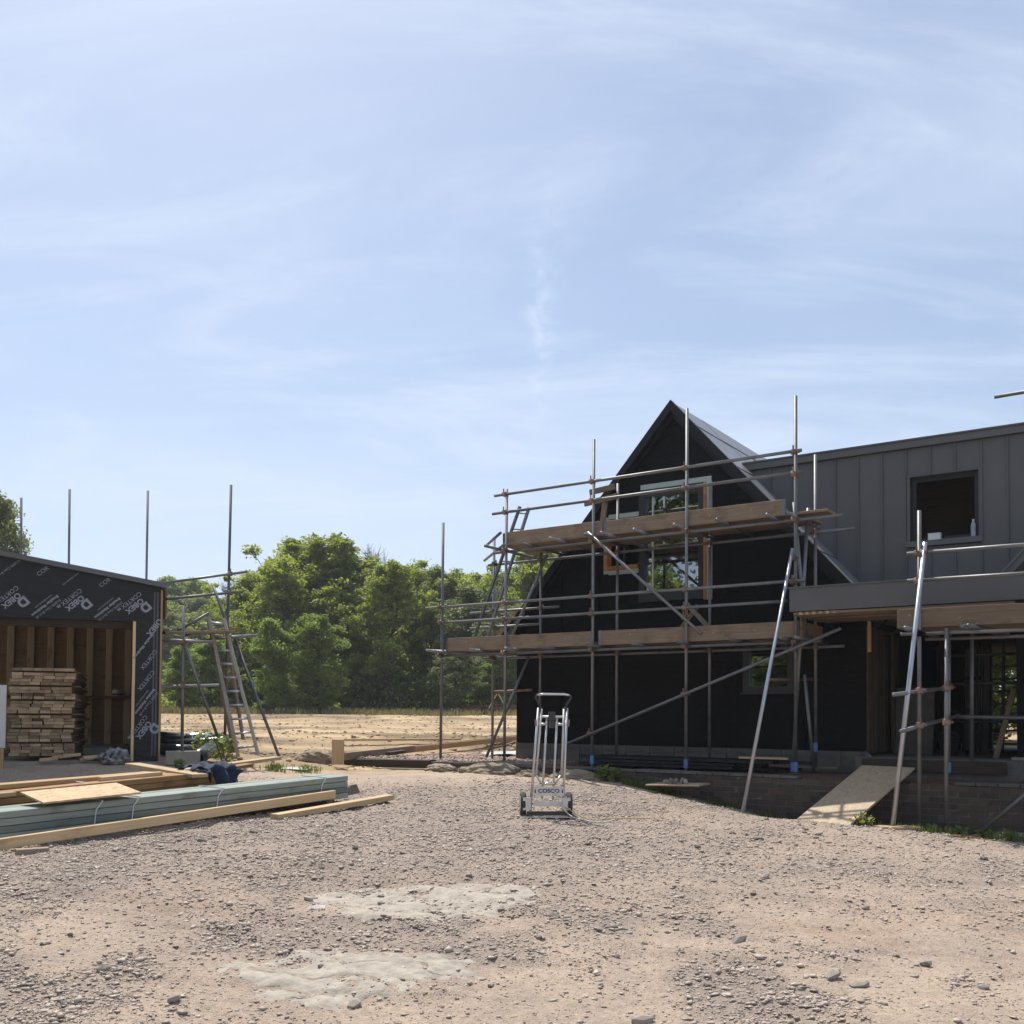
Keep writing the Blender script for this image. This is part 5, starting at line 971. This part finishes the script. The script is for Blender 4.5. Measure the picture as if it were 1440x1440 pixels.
# ------------------------------------------------------------------ trees
def tree_proto(kind, seed):
    r_ = random.Random(seed); g = np.random.default_rng(seed)
    P = dict(oak=(11, .26, 4.6, 22, .52, 'leaf_oak', .108), tall=(13, .22, 3.8, 24, .45, 'leaf_oak', .10), bush=(7, .12, 2.6, 26, .4, 'leaf_light', .075), dark=(11, .26, 4.2, 24, .52, 'leaf_dark', .108), grey=(9, .16, 3.4, 22, .5, 'leaf_grey', .085), conifer=(12, .2, 2.0, 40, .3, 'leaf_conifer', .10), bare=(11, .16, 3.0, 22, .2, 'leaf_grey', .07))[kind]
    H, tr_, W, nl, cl, mat, ls = P; mb = MB(); tips = []
    base = {'bush': .05, 'conifer': .12, 'grey': .18}.get(kind, .26)
    tp = [Vector((0, 0, -.3))]; 
    for i in range(1, 8): tp.append(Vector((r_.gauss(0, .12)*i*.35, r_.gauss(0, .12)*i*.35, H*.84*i/7)))
    mb.tube(tp, [tr_*(1.25 if i == 0 else 1)*(1-i/7.6)+.015 for i in range(8)], 8)
    def on(f): f *= 7; i = min(int(f), 6); return tp[i].lerp(tp[i+1], f-i)
    for k in range(nl):
        f = base + (1-base)*(k+r_.random()*.8)/nl; s = on(min(f, .99)); t = (f-base)/(1-base); az = k*2.4+r_.uniform(-.5, .5)
        if kind == 'conifer': ln = W*(1-t)**.9*r_.uniform(.8, 1.1)+.15; el = -.1
        elif kind == 'bush': ln = W*(.55+.9*t*(1-t)*2)*r_.uniform(.7, 1.1)*(1-.45*t); el = .35+.9*t
        else: ln = W*(.55+1.9*t*(1-t))*(1-.35*t)*r_.uniform(.75, 1.15); el = r_.uniform(.1, .45)+.9*t
        d = Vector((math.cos(az)*math.cos(el), math.sin(az)*math.cos(el), math.sin(el))); pts = [s]; 
        for q in range(1, 5): pts.append(s + d*ln*q/4 + Vector((r_.gauss(0, .12), r_.gauss(0, .12), r_.gauss(.05, .1)))*ln*.25*q/2)
        r0 = max(.02, tr_*.36*(1-.6*t)); mb.tube(pts, [r0*(1-q/4.6) for q in range(5)], 6, cap=False)
        ns = {'conifer': 5}.get(kind, 8)
        for q in range(ns):
            ff = .3+.7*(q+r_.random())/ns; i = min(int(ff*4), 3); a = pts[i].lerp(pts[i+1], min(1, ff*4-i)); dd = Vector((r_.gauss(0, 1), r_.gauss(0, 1), r_.gauss(.35, .7))).normalized(); L2 = ln*r_.uniform(.18, .42)
            e = a+dd*L2; mb.tube([a, a.lerp(e, .5)+Vector((0, 0, .03)), e], [r0*.35, r0*.22, .008], 5, cap=False)
            if kind == 'bare':
                for w_ in range(7): d3 = (dd+Vector((r_.gauss(0, .6), r_.gauss(0, .6), r_.gauss(.3, .4)))).normalized(); a3 = a.lerp(e, r_.random()); mb.tube([a3, a3+d3*r_.uniform(.4, 1.0)], [.012, .005], 3, cap=False)
            tips += [e, a.lerp(e, .55)]
    trunk = mb.mesh('trunk', 'bark', True)
    T = np.array([tuple(t_) for t_ in tips]); n = {'oak': 34000, 'tall': 24000, 'bush': 30000, 'dark': 32000, 'grey': 24000, 'conifer': 14000, 'bare': 700}[kind]
    wts = g.random(len(T))**1.7; wts /= wts.sum(); k = g.choice(len(T), n, p=wts); csz = cl*g.uniform(.55, 1.4, len(T))
    dv = g.normal(0, 1, (n, 3)); dv /= np.linalg.norm(dv, axis=1)[:, None]; rr_ = g.random(n)**.5
    PP = T[k] + dv*(rr_*csz[k])[:, None]*np.array([1, 1, .7]); PP = PP[PP[:, 2] > .15]
    return trunk, leaves_mesh('crown', PP, ls, mat), H
protos = {k: tree_proto(k.split('_')[0], s) for k, s in (('oak_a', 3), ('oak_b', 14), ('tall_a', 5), ('bush_a', 8), ('bush_b', 19), ('dark_a', 21), ('grey_a', 33), ('conifer_a', 40), ('bare_a', 51))}
def tree(kind, x, y, h, label, group=None, rz=None, wide=1.0, z=None, name=None):
    tr_, cr, H = protos[kind]; s = h/H; t = thing(name or {'bush': 'shrub', 'conifer': 'conifer_tree'}.get(kind.split('_')[0], 'leafy_tree'), label, 'tree' if 'bush' not in kind else 'shrub', (x, y, (gz(x, y) if z is None else z)-.1), random.uniform(0, 6.28) if rz is None else rz, group)
    t.scale = (s*wide, s*wide, s); inst('trunk', tr_, t); inst('crown', cr, t); return t
def tp(kind, px, top, d, label, group=None, wide=1.0, rz=None):
    p = at(px, top, d); z0 = gz(p.x, p.y); tree(kind, p.x, p.y, (p.z-z0)*1.04, label, group, rz, wide)
tp('tall_a', 392, 776, 62, 'tall airy tree whose crown tops the wood right of the ladder', wide=1.3); tp('oak_b', 470, 764, 66, 'broad tall oak with the highest dense crown in the wood', wide=1.35); tp('oak_b', 430, 768, 70, 'full crowned oak joined to the broad tallest one', wide=1.3, rz=2.0)
tp('oak_b', 552, 797, 60, 'bright green spreading oak with a dark forked trunk before the wood'); tp('bare_a', 520, 768, 70, 'bare twigged tree showing above the oaks')
tp('bush_a', 448, 858, 54, 'pale green dome shaped shrub before the tall oak', wide=1.15); tp('bush_b', 385, 868, 54, 'pale green shrub right of the ladder', wide=1.1)
tp('dark_a', 625, 802, 72, 'dark round crowned tree behind the free standing scaffold tube'); tp('grey_a', 662, 822, 64, 'grey green loose crowned tree behind the scaffold end', wide=1.3)
tp('conifer_a', 694, 778, 95, 'dark pointed conifer rising behind the scaffold end', wide=1.1); tp('conifer_a', 682, 790, 98, 'second lower conifer beside the dark pointed one')
tp('oak_a', 745, 772, 70, 'green tree peeping between the scaffold deck and the roof slope', wide=.9); tp('grey_a', 712, 852, 60, 'pale leafed tree behind the ladder of the gable scaffold', wide=1.4)
tp('dark_a', 338, 832, 66, 'dark leafy tree behind the garage ladder'); tp('bare_a', 318, 818, 72, 'sparse twiggy tree above the garage scaffold deck')
tp('bush_b', 300, 890, 58, 'shrub seen between the rungs of the worn ladder', wide=1.3); tp('bush_a', 255, 905, 56, 'shrub seen beside the garage corner', wide=1.3)
tp('grey_a', 2, 696, 46, 'sparse tree rising behind the garage roof', wide=.7); tp('dark_a', 605, 848, 62, 'low dark tree at the wood edge beside the oak', wide=1.1); tp('grey_a', 640, 905, 56, 'small grey leafed tree leaning over the rusty heap', wide=1.4); tp('bush_a', 690, 930, 58, 'low shrub behind the rusty heap', wide=1.6)
grp = 'trees of the dense wood beyond the field'; lb = 'leafy tree in the dense wood beyond the field'
for px, top, d, k in ((360, 812, 78, 'oak_b'), (430, 800, 84, 'dark_a'), (490, 790, 82, 'tall_a'), (575, 806, 80, 'oak_a'), (600, 812, 88, 'dark_a'), (650, 812, 90, 'oak_b'), (700, 806, 84, 'dark_a'), (770, 778, 82, 'dark_a'), (800, 790, 78, 'oak_b'), (520, 850, 66, 'dark_a'), (580, 870, 64, 'dark_a'), (480, 860, 68, 'dark_a'), (400, 870, 68, 'dark_a'), (340, 890, 66, 'oak_b'), (660, 880, 70, 'dark_a'), (730, 860, 74, 'oak_b'), (620, 900, 66, 'dark_a')): tp(k, px, top, d, lb, grp, wide=1.15)
for px, top, d, k in ((330, 935, 60, 'bush_a'), (365, 925, 62, 'bush_b'), (500, 915, 60, 'bush_a'), (535, 930, 63, 'bush_b'), (575, 925, 61, 'bush_a'), (610, 935, 62, 'bush_b'), (655, 940, 66, 'bush_a'), (720, 925, 66, 'bush_b'), (270, 940, 60, 'bush_b'), (415, 930, 60, 'bush_b'), (470, 925, 61, 'bush_b')): tp(k, px, top, d, 'shrub filling the shady foot of the wood beyond the field', 'shrubs at the foot of the wood', wide=1.7)
grp2 = 'trees on the far hillside'; lb2 = 'far tree on the hillside behind the garage scaffold'
for px, top, d, k in ((236, 815, 130, 'dark_a'), (272, 818, 135, 'oak_b'), (250, 838, 120, 'grey_a'), (292, 842, 118, 'grey_a'), (225, 842, 115, 'grey_a'), (310, 850, 112, 'oak_a'), (240, 862, 100, 'grey_a'), (275, 866, 98, 'grey_a'), (300, 872, 96, 'oak_a'), (215, 850, 105, 'oak_b'), (180, 840, 110, 'oak_a'), (330, 860, 100, 'grey_a')): tp(k, px, top, d, lb2, grp2, wide=1.5)
q = hloc(3.75, 13.5, 0); tree('bush_a', q.x, q.y, 5.6, 'sunlit shrub seen through the passage behind the house', None, wide=1.3); q = hloc(2.6, 20, 0); tree('oak_b', q.x, q.y, 8.5, 'tree standing behind the passage shrub', None)
# trees behind the photographer, mirrored in the gable window
grp3 = 'trees mirrored in the gable window'
for x0, y0, h0, k in ((-17, 5.5, 13, 'oak_a'), (-14, -1.5, 13, 'oak_b'), (-10, -5, 14, 'dark_a'), (-16, -7, 14, 'tall_a')): tree(k, x0, y0, h0, 'tree mirrored in the glass of the gable window', grp3)
for x0, y0 in ((-13, 3.2), (-17, -.5), (-21, -3.5), (-11, -9)): tree('bush_a', x0, y0, 5, 'shrub mirrored in the small lower window', 'shrubs mirrored in the lower window', wide=1.4)
# dry grass along the field edge
n = 30000; yy = rng.uniform(51, 60, n); xx = rng.uniform(-.55, .25, n)*yy; keep = rng.random(n) < (.3+.7*smooth(.4, .6, fbm(xx*.25, yy*.3, 3, 6))); xx, yy = xx[keep], yy[keep]
tag(inst('dry_grass', blades('dry_grass', np.stack([xx, yy, ground(xx, yy)-.03], 1), .34, .03, 'grass_dry', .7)), 'dry rough grass along the edge of the wood', kind='stuff')
n = 42000; yy = rng.uniform(58, 72, n); xx = rng.uniform(-.5, .2, n)*yy
tag(inst('undergrowth', leaves_mesh('undergrowth', np.stack([xx, yy, ground(xx, yy)+rng.random(n)**1.6*2.4], 1), .13, 'leaf_dark')), 'dark low undergrowth beneath the wood', kind='stuff')
# rusty heap of frames and branches at the field edge
hp = at(690, 1003, 56); t = thing('rusty_heap', 'rusty heap of old frames and branches at the field edge', 'scrap heap', (hp.x, hp.y, gz(hp.x, hp.y)))
for k in range(26): a_ = Vector((random.uniform(-2.0, 2.0), random.uniform(-.6, .6), random.uniform(0, .5))); MB().tube([a_, a_+Vector((random.uniform(-1.3, 1.3), random.uniform(-.3, .3), random.uniform(-.1, .6)))], random.uniform(.02, .05), 5).build('bar', 'rust', t)
for x0, x1, z0 in ((-1.5, .1, .42), (-.2, 1.6, .34), (-1.0, .8, .15)): plank('beam', (x0, -.3, z0), (x1, -.4, z0+.05), .14, .12, 'rust', t)
for a_, b__ in (((-.1, -.7, .35), (.35, -.7, 1.15)), ((.45, -.7, 1.15), (.85, -.7, .4)), ((-2.2, -.6, .3), (-1.2, -.7, .0)), ((-1.9, -.7, .32), (-.8, -.7, .0))): plank('pale_lath', a_, b__, .07, .03, 'timber_pale', t, up=(0, 1, 0))
p = (-1.3, 6.72, gz(-1.3, 6.72)+.012); tag(MB().add([(-.06, -.03, 0), (.06, -.025, .004), (.055, .03, .012), (-.05, .028, .006), (0, 0, .02)], [(0, 1, 4), (1, 2, 4), (2, 3, 4), (3, 0, 4)]).build('plastic_wrapper', 'clear_plastic'), 'small clear blue wrapper on the sand', 'wrapper').location = p

# ------------------------------------------------------------------ dusty air
hz = MB().box(XS[0]-2, XS[-1]+2, YS[0]-2, YS[-1]+2, float(gzv.min())-1, max(24.0, float(gzv.max()))+2).build('haze', 'concrete'); hz['kind'] = 'stuff'; hz['label'] = 'thin dusty summer air over the site'
m = bpy.data.materials.new('haze'); m.use_nodes = True; nt = m.node_tree; nt.nodes.clear(); o = nt.nodes.new('ShaderNodeOutputMaterial'); v = nt.nodes.new('ShaderNodeVolumePrincipled')
v.inputs['Color'].default_value = (0.86, 0.9, 0.95, 1); v.inputs['Density'].default_value = 0.00055; v.inputs['Anisotropy'].default_value = 0.2; nt.links.new(v.outputs[0], o.inputs['Volume'])
hz.data.materials.clear(); hz.data.materials.append(m)
